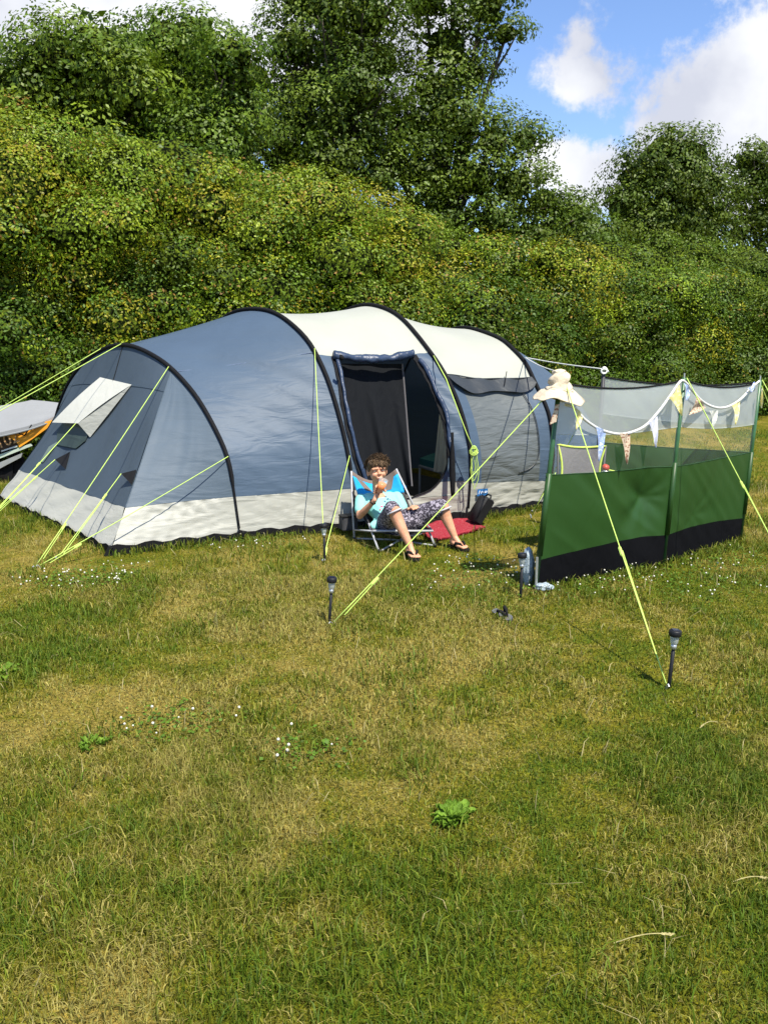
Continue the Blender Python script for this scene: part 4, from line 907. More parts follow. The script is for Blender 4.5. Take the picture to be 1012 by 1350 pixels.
flag([(1001, 512), (1006, 512), (1003, 538)], m_fy, 'yellow flag end hanging past the right post')
c = posts[0][1] + Vector((-.02, -.05, -.10))
def tail(u, w): a, b, cc_, d_ = P(732, 533, 5.04), P(737, 533, 5.04), P(724, 560, 5.03), P(733, 556, 5.03); return a.lerp(b, u).lerp(cc_.lerp(d_, u), w)
o = MB().grid(tail, 4, 8).build('flag', m_fbr, bu, True); o['label'] = 'brown dotted tail hanging left of the post under the hat'

# sun hat on the first post
m_hat = material('beige_cotton', (.66, .55, .40), .9, .08, 14, bump=.35, bscale=30, trans=.12)
hc = P(737, 513, 5.10); ht = thing('sun_hat', 'beige cotton bucket sun hat hung on the left windbreak post', 'hat', hc)
def hatfn(u, w):
    a = 2 * math.pi * u; 
    prof = cr([(0.001, .112), (.030, .106), (.050, .075), (.060, .03), (.070, -.002), (.085, -.012), (.112, -.035), (.142, -.068)], 4); k = w * (len(prof) - 1); i0 = int(min(k, len(prof) - 2)); q_ = prof[i0] * (1 - (k - i0)) + prof[i0 + 1] * (k - i0)
    r_, z = q_; r2 = r_ * (1 + .10 * math.sin(2 * a + 1) * w + .05 * math.sin(5 * a) * w)
    z2 = z - .018 * math.cos(a) * w * w * 1 + .012 * math.sin(3 * a + .6) * w * w + .006 * mnoise.noise(Vector((a * 2, w * 7, 1))) 
    cr1 = .010 * math.sin(w * 30 + a * 2) if w < .6 else 0
    return hc + Vector((r2 * math.cos(a) + cr1 - .06 * (z > .02) * 0, r2 * .86 * math.sin(a), z2 + .004 * math.sin(a * 7 + w * 9)))
ho = MB().grid(hatfn, 48, 40).build('crown_and_brim', m_hat, ht, True); 
sol = ho.modifiers.new('thick', 'SOLIDIFY'); sol.thickness = .003
MB().tube([Vector(hatfn(u, .60)) + (Vector(hatfn(u, .60)) - hc).normalized() * .004 for u in np.linspace(0, 1, 40)], .006, 6).build('hat_band', m_hat, ht, True)
for u in (.70, .84): 
    q_ = Vector(hatfn(u, .66)); MB().lathe([(.001, .004), (.007, .003), (.007, -.004)], q_, (q_ - hc).normalized() + Vector((0, -.6, .5)), 10).build('eyelet', m_black, ht)

# plastic bag weight at the foot of the first post
m_bag = material('blue_grey_polythene', (.30, .37, .41), .3, scale=18, col2=(.42, .49, .52), bump=.9, bscale=26, trans=.2, spec=.7)
bc = G(698, 776); t = thing('plastic_bag', 'crumpled blue-grey plastic bag at the foot of the left windbreak post', 'bag', bc)
def bag(cx, cy, sx, sy, sz, seed, m_):
    bm = bmesh.new(); bmesh.ops.create_icosphere(bm, subdivisions=4, radius=1); mb = MB()
    for v in bm.verts:
        k = 1 + .22 * mnoise.noise(v.co * 2.2 + Vector((seed, 0, 0))) + .10 * abs(mnoise.noise(v.co * 6 + Vector((0, seed, 0))))
        v.co = Vector((cx + v.co.x * sx * k, cy + v.co.y * sy * k, max(.0, sz * .95 + v.co.z * sz * k)))
    bm.verts.index_update(); mb.add([v.co.copy() for v in bm.verts], [[v.index for v in f.verts] for f in bm.faces]); bm.free(); return mb
bag(.915, 5.22, .040, .05, .125, 3, m_bag).build('bag', m_bag, t, True)
bag(1.00, 5.09, .055, .03, .030, 8, m_bag).build('bag_fold', m_bag, t, True)

# grey camp chair inside the windbreak
m_cg = fabric('grey_canvas', (.165, .155, .16), .12, .7, .3)
t = thing('camp_chair', 'grey fabric camp chair with lime piping behind the windbreak window', 'chair', P(765, 625, 6.1) * 1.0)
cY = 6.05; tlc, trc, blc, brc = P(735, 586, cY), P(798, 588, cY + .2), P(738, 640, cY - .02), P(790, 640, cY + .18)
def cb_(u, w): q_ = tlc.lerp(trc, u).lerp(blc.lerp(brc, u), w); return q_ + Vector((.3, -.9, 0)) * (-.04 * math.sin(math.pi * u)) + Vector((0, 0, -.02 * math.sin(math.pi * u) * (1 - w))) + Vector((.02 * math.sin(math.pi * w) * (1 - 2 * u), 0, 0))
bk_ = MB().grid(cb_, 12, 12).build('backrest', m_cg, t, True)
m_lp = material('lime_piping', (.50, .62, .10), .6, .08, 30)
MB().tube([cb_(0, w) for w in np.linspace(1, 0, 8)] + [cb_(u, 0) for u in np.linspace(.05, .95, 12)] + [cb_(1, w) for w in np.linspace(0, 1, 8)], .008, 6).build('piping', m_lp, bk_, True)
sc0, sc1 = cb_(0, 1), cb_(1, 1); fwd = Vector((.30, -.36, 0)).normalized() * .36
sc0.z = sc1.z = .40
def seat_(u, w): q_ = sc0.lerp(sc1, u) + fwd * w; return q_ + Vector((0, 0, -.05 * math.sin(math.pi * u) * math.sin(math.pi * w) + .02 * w))
MB().grid(seat_, 10, 10).build('seat', m_cg, t, True)
for a, b in ((sc0, sc1 + fwd), (sc1, sc0 + fwd), (sc0 + fwd, sc0), (sc1 + fwd, sc1)): MB().tube([a + Vector((0, 0, .0)), Vector((b.x, b.y, .01))], .009, 7).build('leg', m_pole, t, True)
for a, q_ in ((sc0, tlc), (sc1, trc)): MB().tube([Vector((a.x, a.y, .02)), q_], .009, 7).build('back_post', m_pole, t, True)
for a in (sc0, sc1): MB().box(a + fwd * .5 + Vector((0, 0, .17)), (.05, .34, .015), Matrix.Rotation(math.atan2(-fwd.x, fwd.y) , 3, 'Z'), .005).build('armrest', m_lp if a is sc0 else m_cg, t)
t = thing('small_toy', 'small red and white object with a lime strap behind the clear window', 'toy', P(795, 620, 6.1))
q_ = P(798, 616, 6.0); MB().lathe([(.001, -.02), (.022, -.018), (.028, 0), (.02, .016), (.001, .02)], q_, (.3, -.4, 1), 14).build('red_lid', material('red_plastic', (.42, .05, .03), .4), t, True)
MB().lathe([(.001, -.03), (.024, -.028), (.026, -.012), (.001, -.012)], q_ + Vector((.01, -.01, -.01)), (.3, -.4, 1), 14).build('white_cup', m_steel, t, True)
MB().tube([q_ + Vector((.02, 0, -.02)), q_ + Vector((.07, .0, -.03)), q_ + Vector((.12, .01, -.032))], .006, 6).build('strap', m_lp, t, True)
MB().tube([Vector((q_.x, q_.y + .02, .0)), q_ + Vector((0, .02, -.03))], .012, 8).build('stand', m_pole, t)

# ------------------------------------------------------------------ solar lights
m_lens = material('clear_lens', (.62, .66, .62), .15, .05, 20, alpha=.45, spec=.8)
def solar(px, py, label, tilt=(0, 0), hs=1.0):
    b = G(px, py); t = thing('solar_light', label, 'garden light', b, 'black solar stake lights'); ax = Vector((tilt[0], tilt[1], 1)).normalized()
    MB().lathe([(.001, -.03), (.006, .0), (.0085, .01), (.0085, .185), (.001, .187)], b, ax, 12).build('stake', m_plast, t, True)
    MB().lathe([(.001, .186), (.0135, .187), (.0135, .205), (.010, .209), (.001, .209)], b, ax, 14).build('collar', m_steel, t, True)
    MB().lathe([(.012, .208), (.017, .215), (.021, .25), (.020, .252), (.015, .215), (.011, .21)], b, ax, 16).build('lens', m_lens, t, True)
    hd = MB().lathe([(.001, .249), (.026, .249), (.028, .252), (.028, .272), (.025, .276), (.001, .277)], b, ax, 20).build('cap', m_plast, t, True)
    MB().box(b + ax * .278, (.028, .028, .002), Vector((0, 0, 1)).rotation_difference(ax).to_matrix()).build('solar_cell', material('solar_cell', (.01, .012, .03), .15, spec=.8), hd)
solar(881, 906, 'black solar stake light nearest the camera, at the foot of the long guy line', (.04, .0))
solar(434, 824, 'black solar stake light in the open grass below the boy', (.07, .0))
solar(428, 741, 'black solar stake light standing close to the tent, left of the boy', (-.01, 0))
solar(686, 787, 'black solar stake light beside the left end of the windbreak', (0, .0))

# sandal left on the grass
m_rub = material('black_rubber', (.010, .009, .009), .85, .3, 40, spec=.2)
def flipflop(parent, toe, heel, up=Vector((0, 0, 1)), th=.014, wd=.085, strap=True, grey=None):
    toe, heel = Vector(toe), Vector(heel); d = (toe - heel); L_ = d.length; d.normalize(); s_ = d.cross(up).normalized(); up = s_.cross(d)
    prof = [(0, .25), (.04, .33), (.15, .37), (.35, .34), (.5, .36), (.68, .47), (.82, .5), (.93, .38), (1, .14)]
    vt = []; 
    for tt, w_ in prof: vt.append(heel + d * L_ * tt + s_ * wd * w_)
    for tt, w_ in prof[::-1]: vt.append(heel + d * L_ * tt - s_ * wd * w_ * .9)
    n_ = len(vt); v = vt + [q_ + up * th for q_ in vt]
    f = [tuple(range(n_))[::-1], tuple(range(n_, 2 * n_))] + [(i, (i + 1) % n_, n_ + (i + 1) % n_, n_ + i) for i in range(n_)]
    o = mesh_obj('sole', v, f, grey or m_rub, parent)
    if strap:
        a = heel + d * L_ * .80 + up * (th + .004); h_ = .045
        for sg in (-1, 1):
            MB().tube([a, heel + d * L_ * .68 + s_ * wd * .26 * sg + up * (th + h_ * .75), heel + d * L_ * .52 + s_ * wd * .44 * sg + up * (th + h_ * .8), heel + d * L_ * .42 + s_ * wd * .46 * sg + up * th], [.005, .009, .010, .007], 7).build('strap', m_rub, parent, True)
    return o
sp = G(660, 816); t = thing('sandal', 'dark sandal with a grey sole lying alone on the grass', 'sandal', sp)
flipflop(t, G(674, 821) + Vector((0, 0, .012)), G(651, 809) + Vector((0, 0, .016)), Vector((-.3, -.2, 1)).normalized(), .012, .055, True, material('grey_sole', (.12, .12, .13), .8))

# ------------------------------------------------------------------ red mat and black box by the door
m_red = material('red_woven', (.27, .014, .026), .95, scale=46, col2=(.45, .17, .17), ramp=(.56, .72), stretch=(1, 4, 1), bump=.5, bscale=60, detail=3)
mp_ = [G(570, 716), G(549, 700), G(600, 678), G(639, 697)]
def matfn(u, w): q_ = mp_[0].lerp(mp_[3], u).lerp(mp_[1].lerp(mp_[2], u), w); q_.z = .02 + .012 * mnoise.noise(Vector((u * 4, w * 4, 0))); return q_
t = thing('red_blanket', 'red woven blanket spread on the grass between the boy and the tent door', 'blanket', mp_[1])
o = MB().grid(matfn, 24, 16).build('blanket', m_red, t, True); sol = o.modifiers.new('t', 'SOLIDIFY'); sol.thickness = .012
fr_ = MB()
for k in range(60): a = Vector(matfn(k / 59, 0)); fr_.tube([a, a + Vector((random.uniform(-.01, .01), -.025, -.012))], .0015, 4)
fo = fr_.build('fringe', m_red, t); fo['kind'] = 'stuff'
m_box = material('black_box', (.012, .012, .013), .7, .25, 30, bump=.3, bscale=80)
bx_c = P(633, 672, 6.95); t = thing('black_case', 'black hard case tilted on its edge against the tent by the blanket', 'case', bx_c)
Rm = Matrix.Rotation(R(18), 3, 'Z') @ Matrix.Rotation(R(33), 3, 'Y')
MB().box(bx_c, (.085, .16, .235), Rm, .012).build('body', m_box, t, True)
MB().box(bx_c + Rm @ Vector((0, -.083, 0)), (.070, .006, .215), Rm, .003).build('front_panel', m_plast, t)
MB().tube([bx_c + Rm @ Vector((-.0, -.05, .12)), bx_c + Rm @ Vector((0, -.03, .145)), bx_c + Rm @ Vector((0, .03, .145)), bx_c + Rm @ Vector((0, .05, .12))], .007, 6).build('handle', m_plast, t, True)
bx2 = P(459, 689, 6.62); t = thing('grey_crate', 'small dark grey box on the grass behind the left side of the chair', 'box', bx2)
MB().box(bx2, (.13, .10, .11), Matrix.Rotation(.4, 3, 'Z'), .008).build('body', material('dark_grey_box', (.05, .05, .055), .6, .2, 20), t); MB().box(bx2 + Vector((0, 0, .058)), (.137, .107, .012), Matrix.Rotation(.4, 3, 'Z'), .004).build('lid', m_plast, t)

# ------------------------------------------------------------------ covered trailer beyond the tent, left
m_tarp = fabric('grey_tarpaulin', (.26, .265, .27), .08, .5, .4, 3)
tr = thing('covered_trailer', 'low trailer under a pale grey tarpaulin with an orange side panel numbered 102', 'trailer', P(20, 610, 8.95))
TY = 8.9
ridge = [P(-120, 560, TY + .5), P(42, 527, TY + .55), P(86, 532, TY + .35)]
front = [P(-120, 590, TY - .15), P(-2, 571, TY - .1), P(58, 556, TY - .02), P(84, 544, TY + .1)]
def tarp(u, w):
    a = np.array([[*p] for p in ridge]); b = np.array([[*p] for p in front])
    ra = Vector([float(np.interp(u, [0, .8, 1], a[:, i])) for i in range(3)]); rb_ = Vector([float(np.interp(u, [0, .6, .88, 1], b[:, i])) for i in range(3)])
    q_ = ra.lerp(rb_, w); q_.z -= .02 * math.sin(math.pi * w) - .01 * mnoise.noise(Vector((u * 6, w * 4, 0))); return q_
MB().grid(tarp, 25, 10).build('tarpaulin', m_tarp, tr)
MB().grid(lambda u, w: Vector(tarp(u, 1)) + Vector((0, -.01, -.035 * w)), 24, 3).build('tarpaulin_edge', m_tarp, tr, True)
MB().grid(lambda u, w: Vector(tarp(u, 0)) + Vector((0, .5 * w, -.3 * w)), 12, 3).build('tarpaulin_back', m_tarp, tr, True)
MB().tube([Vector(tarp(u, 1)) + Vector((0, -.02, -.04)) for u in np.linspace(0, 1, 12)], .009, 6).build('edge_bar', material('bar_grey', (.22, .23, .23), .5), tr)
m_org = material('orange_print', (.75, .27, .02), .5, scale=4, col2=(.85, .38, .03)); TH_ = Vector((0, .02, 0))
def tq(pts, name, m, Y=TY, par=tr, th=.03): return plate(name, [P(x, y, Y) for x, y in pts], m, par, th, Vector((0, -1, 0)))
tq([(-110, 640), (-110, 600), (0, 576), (20, 574), (66, 556), (40, 580), (22, 588), (-110, 625)][0:0] or [(-110, 600), (64, 557), (60, 568), (38, 584), (-110, 632)], 'side_panel_dark', material('brown_print', (.055, .03, .018), .5), TY + .02)
o = tq([(8, 574), (40, 561), (72, 553), (66, 562), (44, 578), (26, 590), (22, 582)], 'orange_panel', m_org, TY - .02)
tq([(-110, 648), (-110, 638), (40, 585), (42, 588)], 'pale_rail', material('pale_rail', (.45, .52, .42), .5), TY - .01)
tq([(-110, 676), (-110, 656), (30, 597), (28, 603)], 'grey_board', material('grey_board', (.28, .29, .28), .6), TY + .0)
tq([(-110, 700), (-110, 668), (18, 603), (16, 640)], 'chassis', m_black, TY + .05)
for wx in (-60, 8): 
    wc = P(wx, 622 - wx * .2, TY + .1); wc.z = .2; MB().lathe([(.08, -.05), (.18, -.05), (.2, -.03), (.2, .03), (.18, .05), (.08, .05)], wc, (.25, -1, 0), 20).build('wheel', m_rub, tr, True)
def text(s, loc, size, m, parent, rot, name='number', ext=.002):
    cu_ = bpy.data.curves.new(name, 'FONT'); cu_.body = s; cu_.size = size; cu_.extrude = ext
    o = bpy.data.objects.new(name, cu_); C.objects.link(o); dg = bpy.context.evaluated_depsgraph_get(); me = bpy.data.meshes.new_from_object(o.evaluated_get(dg)); bpy.data.objects.remove(o, do_unlink=True)
    o = bpy.data.objects.new(name, me); C.objects.link(o); me.materials.clear(); me.materials.append(m); o.location = loc; o.rotation_euler = rot
    if parent: o.parent = parent; o.matrix_parent_inverse = Matrix.Translation(parent.location).inverted()
    return o
nm = text('102', P(-2, 592, TY - .04), .17, material('number_tan', (.42, .24, .10), .5), tr, (R(86), R(-19), 0), 'number')
tq([(2, 594), (23, 587), (23, 589), (2, 596)], 'white_stripe', m_cordw, TY - .022)
for (x0, y0, x1, y1) in ((15, 568, 33, 574), (33, 574, 42, 560)): MB().tube([P(x0, y0, TY - .05), P(x1, y1, TY - .05)], .007, 5).build('lashing', m_black, tr)
# ------------------------------------------------------------------ the boy's chair
m_ct = material('chair_turquoise', (.01, .30, .60), .7, .1, 30); m_cb = material('chair_stripe_brown', (.16, .12, .10), .8, .1, 30); m_cd = material('chair_dark_cloth', (.035, .033, .035), .8, .2, 30)
m_frame = material('powder_grey_steel', (.36, .36, .37), .4, .1, 20, spec=.4)
chair = thing('folding_chair', 'low folding camp chair with turquoise backrest and steel legs under the boy', 'chair', (.15, 6.3, 0))
fl_, fr2 = G(500, 728), G(573, 721); bl2 = G(467, 712); bl2.y += 0; 
sfl, sfr = P(491, 700, 6.12), P(570, 700, 6.20); sbl, sbr = P(480, 702, 6.50), P(545, 702, 6.60); sbl.z = sbr.z = .14
br2 = Vector((.34, 6.62, 0))
btl, btr = P(463, 621, 6.62), P(522, 618, 6.70)
MB().tube([bl2 + Vector((0, 0, .01)), Vector(bl2).lerp(btl, .5) + Vector((-.004, 0, 0)), btl], .008, 8).build('back_post', m_frame, chair, True)
MB().tube([br2 + Vector((0, 0, .01)), btr], .008, 8).build('back_post', m_frame, chair, True)
MB().tube([P(486, 690, 6.2), fl_ + Vector((-.005, 0, .012)), fl_ + Vector((.02, .02, .010)), br2.lerp(fl_, .5) + Vector((0, 0, .04)), br2 + Vector((-.03, -.02, .012))], .0075, 8).build('leg', m_frame, chair, True)
MB().tube([P(565, 700, 6.25), fr2 + Vector((0, 0, .012)), fr2 + Vector((-.02, .01, .010)), bl2.lerp(fr2, .5) + Vector((0, 0, .03)), bl2 + Vector((.02, 0, .012))], .0075, 8).build('leg', m_frame, chair, True)
MB().tube([sfl, sfr], .009, 8).build('seat_bar', m_frame, chair, True)
for q_ in (fl_, fr2, bl2, br2): MB().lathe([(.001, 0), (.014, .001), (.014, .022), (.001, .024)], q_, n=10).build('foot_cap', m_plast, chair, True)
MB().tube([bl2 + Vector((0, 0, .08)), sfl], .007, 8).build('brace', m_frame, chair, True); MB().tube([br2 + Vector((0, 0, .08)), sfr], .007, 8).build('brace', m_frame, chair, True)
def seatf(u, w): q_ = sfl.lerp(sfr, u).lerp(sbl.lerp(sbr, u), w); q_.z -= .035 * math.sin(math.pi * u) * (1 - .5 * w) - .0; return q_
o = MB().grid(seatf, 14, 12).build('seat', m_cd, chair, True)
def backf(u, w): q_ = btl.lerp(btr, u).lerp(sbl.lerp(sbr, u), w); q_ += Vector((0, .07, -.10)) * math.sin(math.pi * u) * (1 - w) ** 1.5; return q_
for nm_, m_, w0, w1 in (('back_top_stripe', m_cb, 0, .10), ('back_turquoise', m_ct, .10, .48), ('back_lower', m_cd, .48, 1)):
    o = MB().grid(lambda u, w: backf(u, w0 + (w1 - w0) * w), 16, 8).build(nm_, m_, chair, True); sol = o.modifiers.new('t', 'SOLIDIFY'); sol.thickness = .004
MB().grid(lambda u, w: backf(.05 + .15 * u + .17 * w, .02 + .30 * w) + Vector((0, -.008, 0)), 3, 8).build('side_stripe', m_cb, chair, True)
MB().grid(lambda u, w: backf(.95 - .15 * u - .17 * w, .02 + .30 * w) + Vector((0, -.008, 0)), 3, 8).build('side_stripe', m_cb, chair, True)
MB().tube([sfl, P(478, 672, 6.4), btl.lerp(bl2, .3)], .006, 6).build('arm_strap', m_cd, chair, True)

# ------------------------------------------------------------------ the boy
m_skin = material('skin', (.56, .27, .155), .5, scale=14, col2=(.66, .34, .21), spec=.4, trans=.06, bump=.08, bscale=60)
b_ = m_skin.node_tree.nodes['Principled BSDF']; b_.inputs['Subsurface Weight'].default_value = .12; b_.inputs['Subsurface Radius'].default_value = (.02, .008, .004); b_.inputs['Subsurface Scale'].default_value = .5
boy = thing('person', 'boy in a turquoise t-shirt and patterned shorts lounging in a low chair drinking orange juice', 'person', (.12, 6.25, 0))
Hc = P(497, 621, 6.40)                           # head centre
hr_ = Matrix.Rotation(R(12), 3, 'Z') @ Matrix.Rotation(R(-6), 3, 'X') @ Matrix.Rotation(R(-4), 3, 'Y')
hd = lambda x, y, z: Hc + hr_ @ Vector((x, y, z))
neck = P(498, 652, 6.50); chest = P(503, 668, 6.43); belly = P(513, 682, 6.33); pel = P(521, 689, 6.25)
rs, ls_ = P(476, 659, 6.47), P(523, 656, 6.53)
re_, rw = P(474, 680, 6.32), P(494, 659, 6.20)
le, lw = P(533, 676, 6.42), P(541, 671, 6.28)
rh_, rk, ra_, rt = P(511, 690, 6.27), P(518, 671, 6.00), P(540, 724, 5.93), P(549, 738, 5.80)
lh_, lk, la, lt_ = P(531, 688, 6.28), P(583, 668, 6.22), P(599, 713, 6.18), P(617, 727, 6.06)
for q_ in (rt, lt_): q_.z = .028
ra_.z = .085; la.z = .085
hand = P(500, 643, 6.19)
K = []
K += [('e', hd(0, .008, .020), (.072, .084, .080), hr_), ('e', hd(0, -.018, -.026), (.058, .060, .054), hr_), (hd(-.012, -.048, -.066), .018, hd(.012, -.048, -.066), .018),
      (hd(0, -.070, .006), .008, hd(0, -.088, -.016), .0095), (hd(-.009, -.080, -.019), .007, hd(.009, -.080, -.019), .007),
      (hd(-.045, -.068, .022), .010, hd(-.015, -.078, .024), .010), (hd(.045, -.068, .022), .010, hd(.015, -.078, .024), .010),
      (hd(-.032, -.058, -.022), .020, hd(-.036, -.050, -.03), .020), (hd(.032, -.058, -.022), .020, hd(.036, -.050, -.03), .020),
      (hd(-.016, -.080, -.046), .0065, hd(.016, -.080, -.046), .0065), (hd(-.013, -.079, -.055), .0065, hd(.013, -.079, -.055), .0065)]
for sg in (-1, 1): K += [('e', hd(.072 * sg, .012, -.008), (.008, .018, .028), hr_), (hd(.074 * sg, .018, .010), .006, hd(.074 * sg, .006, .016), .006)]
K += [(hd(0, .02, -.06), .040, neck, .040), (neck, .042, neck.lerp(chest, .4), .06), (rs.lerp(ls_, .2), .045, rs.lerp(ls_, .8), .045), (rs.lerp(ls_, .3) + Vector((0, 0, -.03)), .068, belly + Vector((-.02, 0, 0)), .068), (rs.lerp(ls_, .7) + Vector((0, 0, -.03)), .068, belly + Vector((.02, 0, 0)), .068), (belly, .08, pel, .08)]
K += [(rs, .036, re_, .027), (re_, .027, re_.lerp(rw, .35), .028), (re_.lerp(rw, .35), .028, rw, .018), (ls_, .036, le, .027), (le, .027, le.lerp(lw, .4), .027), (le.lerp(lw, .4), .027, lw, .018)]
K += [(rh_, .068, rk, .047), (rk, .047, rk.lerp(ra_, .32) + Vector((-.004, .012, 0)), .044), (rk.lerp(ra_, .32) + Vector((-.004, .012, 0)), .044, ra_, .024), (lh_, .068, lk, .047), (lk, .047, lk.lerp(la, .32) + Vector((-.006, .012, 0)), .044), (lk.lerp(la, .32) + Vector((-.006, .012, 0)), .044, la, .024)]
def foot(a, t_, sg):
    f_ = (t_ - a); f_.z = 0; f_.normalize(); s_ = Vector((-f_.y, f_.x, 0)); heel = Vector((a.x, a.y, .042)) - f_ * .022
    o_ = [(a, .024, heel, .024), (heel, .023, heel + f_ * .05 + Vector((0, 0, -.004)), .025), (a, .022, heel + f_ * .07 + Vector((0, 0, .006)), .020)]
    for k, (w_, ln) in enumerate(((-.026, .135), (-.010, .140), (.004, .136), (.016, .128), (.026, .118))):
        w_ *= sg; b0_ = heel + f_ * .03 + s_ * w_ * .6; m0 = heel + f_ * .095 + s_ * w_; m0.z = .032; tip_ = heel + f_ * (ln + .012) + s_ * w_ * 1.08; tip_.z = .028
        o_ += [(b0_, .017, m0, .013), (m0, .011, tip_, .0100 if k == 0 else .0078)]
    return o_, heel, f_
fa, hr1, ff1 = foot(ra_, rt, -1); fb, hl1, ff2 = foot(la, lt_, 1); K += fa + fb
# right hand wraps round the glass; left hand rests on the lap
gax = (Vector((.30, -.25, .92))).normalized(); gc = P(503.5, 639, 6.17); gl = gc - gax * .01
u_ = gax.orthogonal().normalized(); u_ = (Vector((0, -1, 0)) - gax * gax.dot(Vector((0, -1, 0)))).normalized(); v_ = gax.cross(u_)
def ring(a, h, r_=.040): return gl + gax * h + (u_ * math.cos(a) + v_ * math.sin(a)) * r_
pa = ring(R(190), -.060, .048); K += [(rw, .018, pa, .022), (pa, .022, ring(R(185), -.035, .050), .018)]
sgn = 1 if (ring(R(90), 0) - ring(R(-90), 0)).x < 0 else -1
for k in range(4):
    h_ = -.066 + .0155 * k; a0 = 200
    pts_ = [ring(R((a0 - q_) * 1.0) if sgn > 0 else R(360 - (a0 - q_)), h_, .040) for q_ in (0, 45, 90, 130)]
    for a, b, r0, r1 in zip(pts_, pts_[1:], (.0095, .009, .008), (.009, .008, .007)): K.append((a, r0, b, r1))
pts_ = [ring(R(205 + q_) if sgn > 0 else R(155 - q_), -.044 + q_ * .0002, .041) for q_ in (0, 40, 85)]
for a, b in zip(pts_, pts_[1:]): K.append((a, .0105, b, .0085))
hd2 = (P(553, 664, 6.14) - lw).normalized(); sd2 = hd2.cross(Vector((0, -.4, 1))).normalized()
pm = lw + hd2 * .05; K += [(lw, .018, pm, .020), (lw + sd2 * .012, .016, pm + sd2 * .018, .014), (lw - sd2 * .012, .016, pm - sd2 * .018, .014)]
for k in range(4):
    o0 = pm + sd2 * (.024 - .016 * k); L_ = (.052, .060, .056, .044)[k]; m0 = o0 + hd2 * L_ * .55 + Vector((0, -.006, -.004)); tp2 = m0 + (hd2 * .75 + Vector((0, -.2, -.55))) * L_ * .5
    K += [(o0, .0095, m0, .0085), (m0, .0085, tp2, .007)]
o0 = lw + hd2 * .022 + sd2 * .02; m0 = o0 + (hd2 * .5 + sd2 * .8) * .030; K += [(o0, .012, m0, .0095), (m0, .0095, m0 + (hd2 * .85 + sd2 * .25) * .026, .0075)]
body = capsules(K, .0042, 'body', m_skin, boy, 2)
# face
m_eyew = material('eye_white', (.7, .7, .68), .3); m_iris = material('iris', (.06, .04, .03), .25); m_lip = material('lips', (.48, .19, .16), .5); m_hair = material('hair', (.055, .033, .018), .6, scale=50, col2=(.15, .09, .042), stretch=(1, 1, .3), spec=.4, bump=.8, bscale=90)
for sg in (-1, 1):
    ey = thing if False else None
    e_ = MB().lathe([(.0003, -.003), (.009, -.001), (.011, .001), (.0003, .0035)], hd(.028 * sg, -.0735, .006), hr_ @ Vector((0, -1, 0)), 14)
    for v in e_.v: q_ = hr_.inverted() @ (v - hd(.028 * sg, -.0735, .006)); q_.z *= .26; v.xyz = hd(.028 * sg, -.0735, .006) + hr_ @ q_
    eo = e_.build('eye', m_eyew, body, True); MB().lathe([(.0003, .0045), (.0042, .0035), (.0044, .001)], hd(.028 * sg, -.0735, .0055), hr_ @ Vector((0, -1, 0)), 10).build('iris', m_iris, eo, True)
    MB().tube([hd((.016 + .0085 * k) * sg, -.080 + .004 * k, .024 + .002 * math.sin(k * 1.1)) for k in range(4)], [.0022, .0032, .003, .0015], 6).build('eyebrow', m_hair, body, True)
    MB().tube([hd((.018 + .007 * k) * sg, -.079 + .002 * k, .011 + .0015 * math.sin(k * 1.3)) for k in range(4)], [.001, .0015, .0015, .001], 5).build('eyelid', material('eyelid', (.30, .16, .12), .6), body, True)
MB().tube([hd(-.020, -.082, -.050), hd(-.008, -.0872, -.0485), hd(0, -.0868, -.0495), hd(.008, -.0872, -.0485), hd(.020, -.082, -.050)], [.001, .004, .0045, .004, .001], 7).build('lips', m_lip, body, True)
# hair: short brown, swept forward, with loose tufts
HK = [('e', hd(0, .016, .040), (.076, .088, .064), hr_), ('e', hd(-.01, -.034, .078), (.060, .044, .028), hr_), ('e', hd(.034, -.052, .060), (.034, .024, .022), hr_), ('e', hd(-.048, -.035, .058), (.030, .038, .034), hr_), ('e', hd(.066, -.012, .030), (.016, .034, .032), hr_), ('e', hd(-.066, -.012, .030), (.016, .034, .032), hr_), ('e', hd(0, .05, -.005), (.060, .045, .048), hr_)]
hair = capsules(HK, .005, 'hair', m_hair, boy, 2)
mb = MB()
for k in range(1300):
    a = random.uniform(-.3, math.pi + .3) if random.random() < .45 else random.uniform(0, 2 * math.pi); el = random.uniform(.05, 1.5)
    d = Vector((math.cos(a) * math.cos(el), math.sin(a) * math.cos(el) * (1 if math.sin(a) > 0 else .9), math.sin(el)))
    if d.y < -.2 and d.z < .40: continue
    p0 = Vector((0, .012, .040)) + Vector((d.x * .078, d.y * .090, d.z * .072)); sw = Vector((.35 * d.x + random.uniform(-.45, .45) + .40, -.75 + random.uniform(-.3, .3), .35 + random.uniform(-.2, .35) if d.y < .2 else -.4))
    sw = (sw - d * sw.dot(d) * .7).normalized(); L_ = random.uniform(.025, .058)
    pts = [hd(*(p0 + d * .002)), hd(*(p0 + sw * L_ * .5 + d * .014)), hd(*(p0 + sw * L_ + d * .012))]
    mb.tube(pts, [.0040, .0030, .0006], 4, cap=False)
for k in range(260):                             # loose fringe swept across the forehead
    x0 = random.uniform(-.068, .060); p0 = Vector((x0, -.052 - .022 * (1 - (x0 / .07) ** 2) + random.uniform(-.004, .004), random.uniform(.066, .088))); dx = random.uniform(.004, .030); dz = random.uniform(.012, .050) + .010 * math.sin(x0 * 90) + (.006 if x0 > 0 else -.006)
    q1 = p0 + Vector((dx * .4, -.014, -dz * .35)); q2 = p0 + Vector((dx, -.010 + .010 * abs(x0) / .07, -dz))
    mb.tube([hd(*p0), hd(*q1), hd(*q2)], [.0042, .0034, .0005], 4, cap=False)
ho = mb.build('hair_tufts', m_hair, hair, True); ho['kind'] = 'stuff'
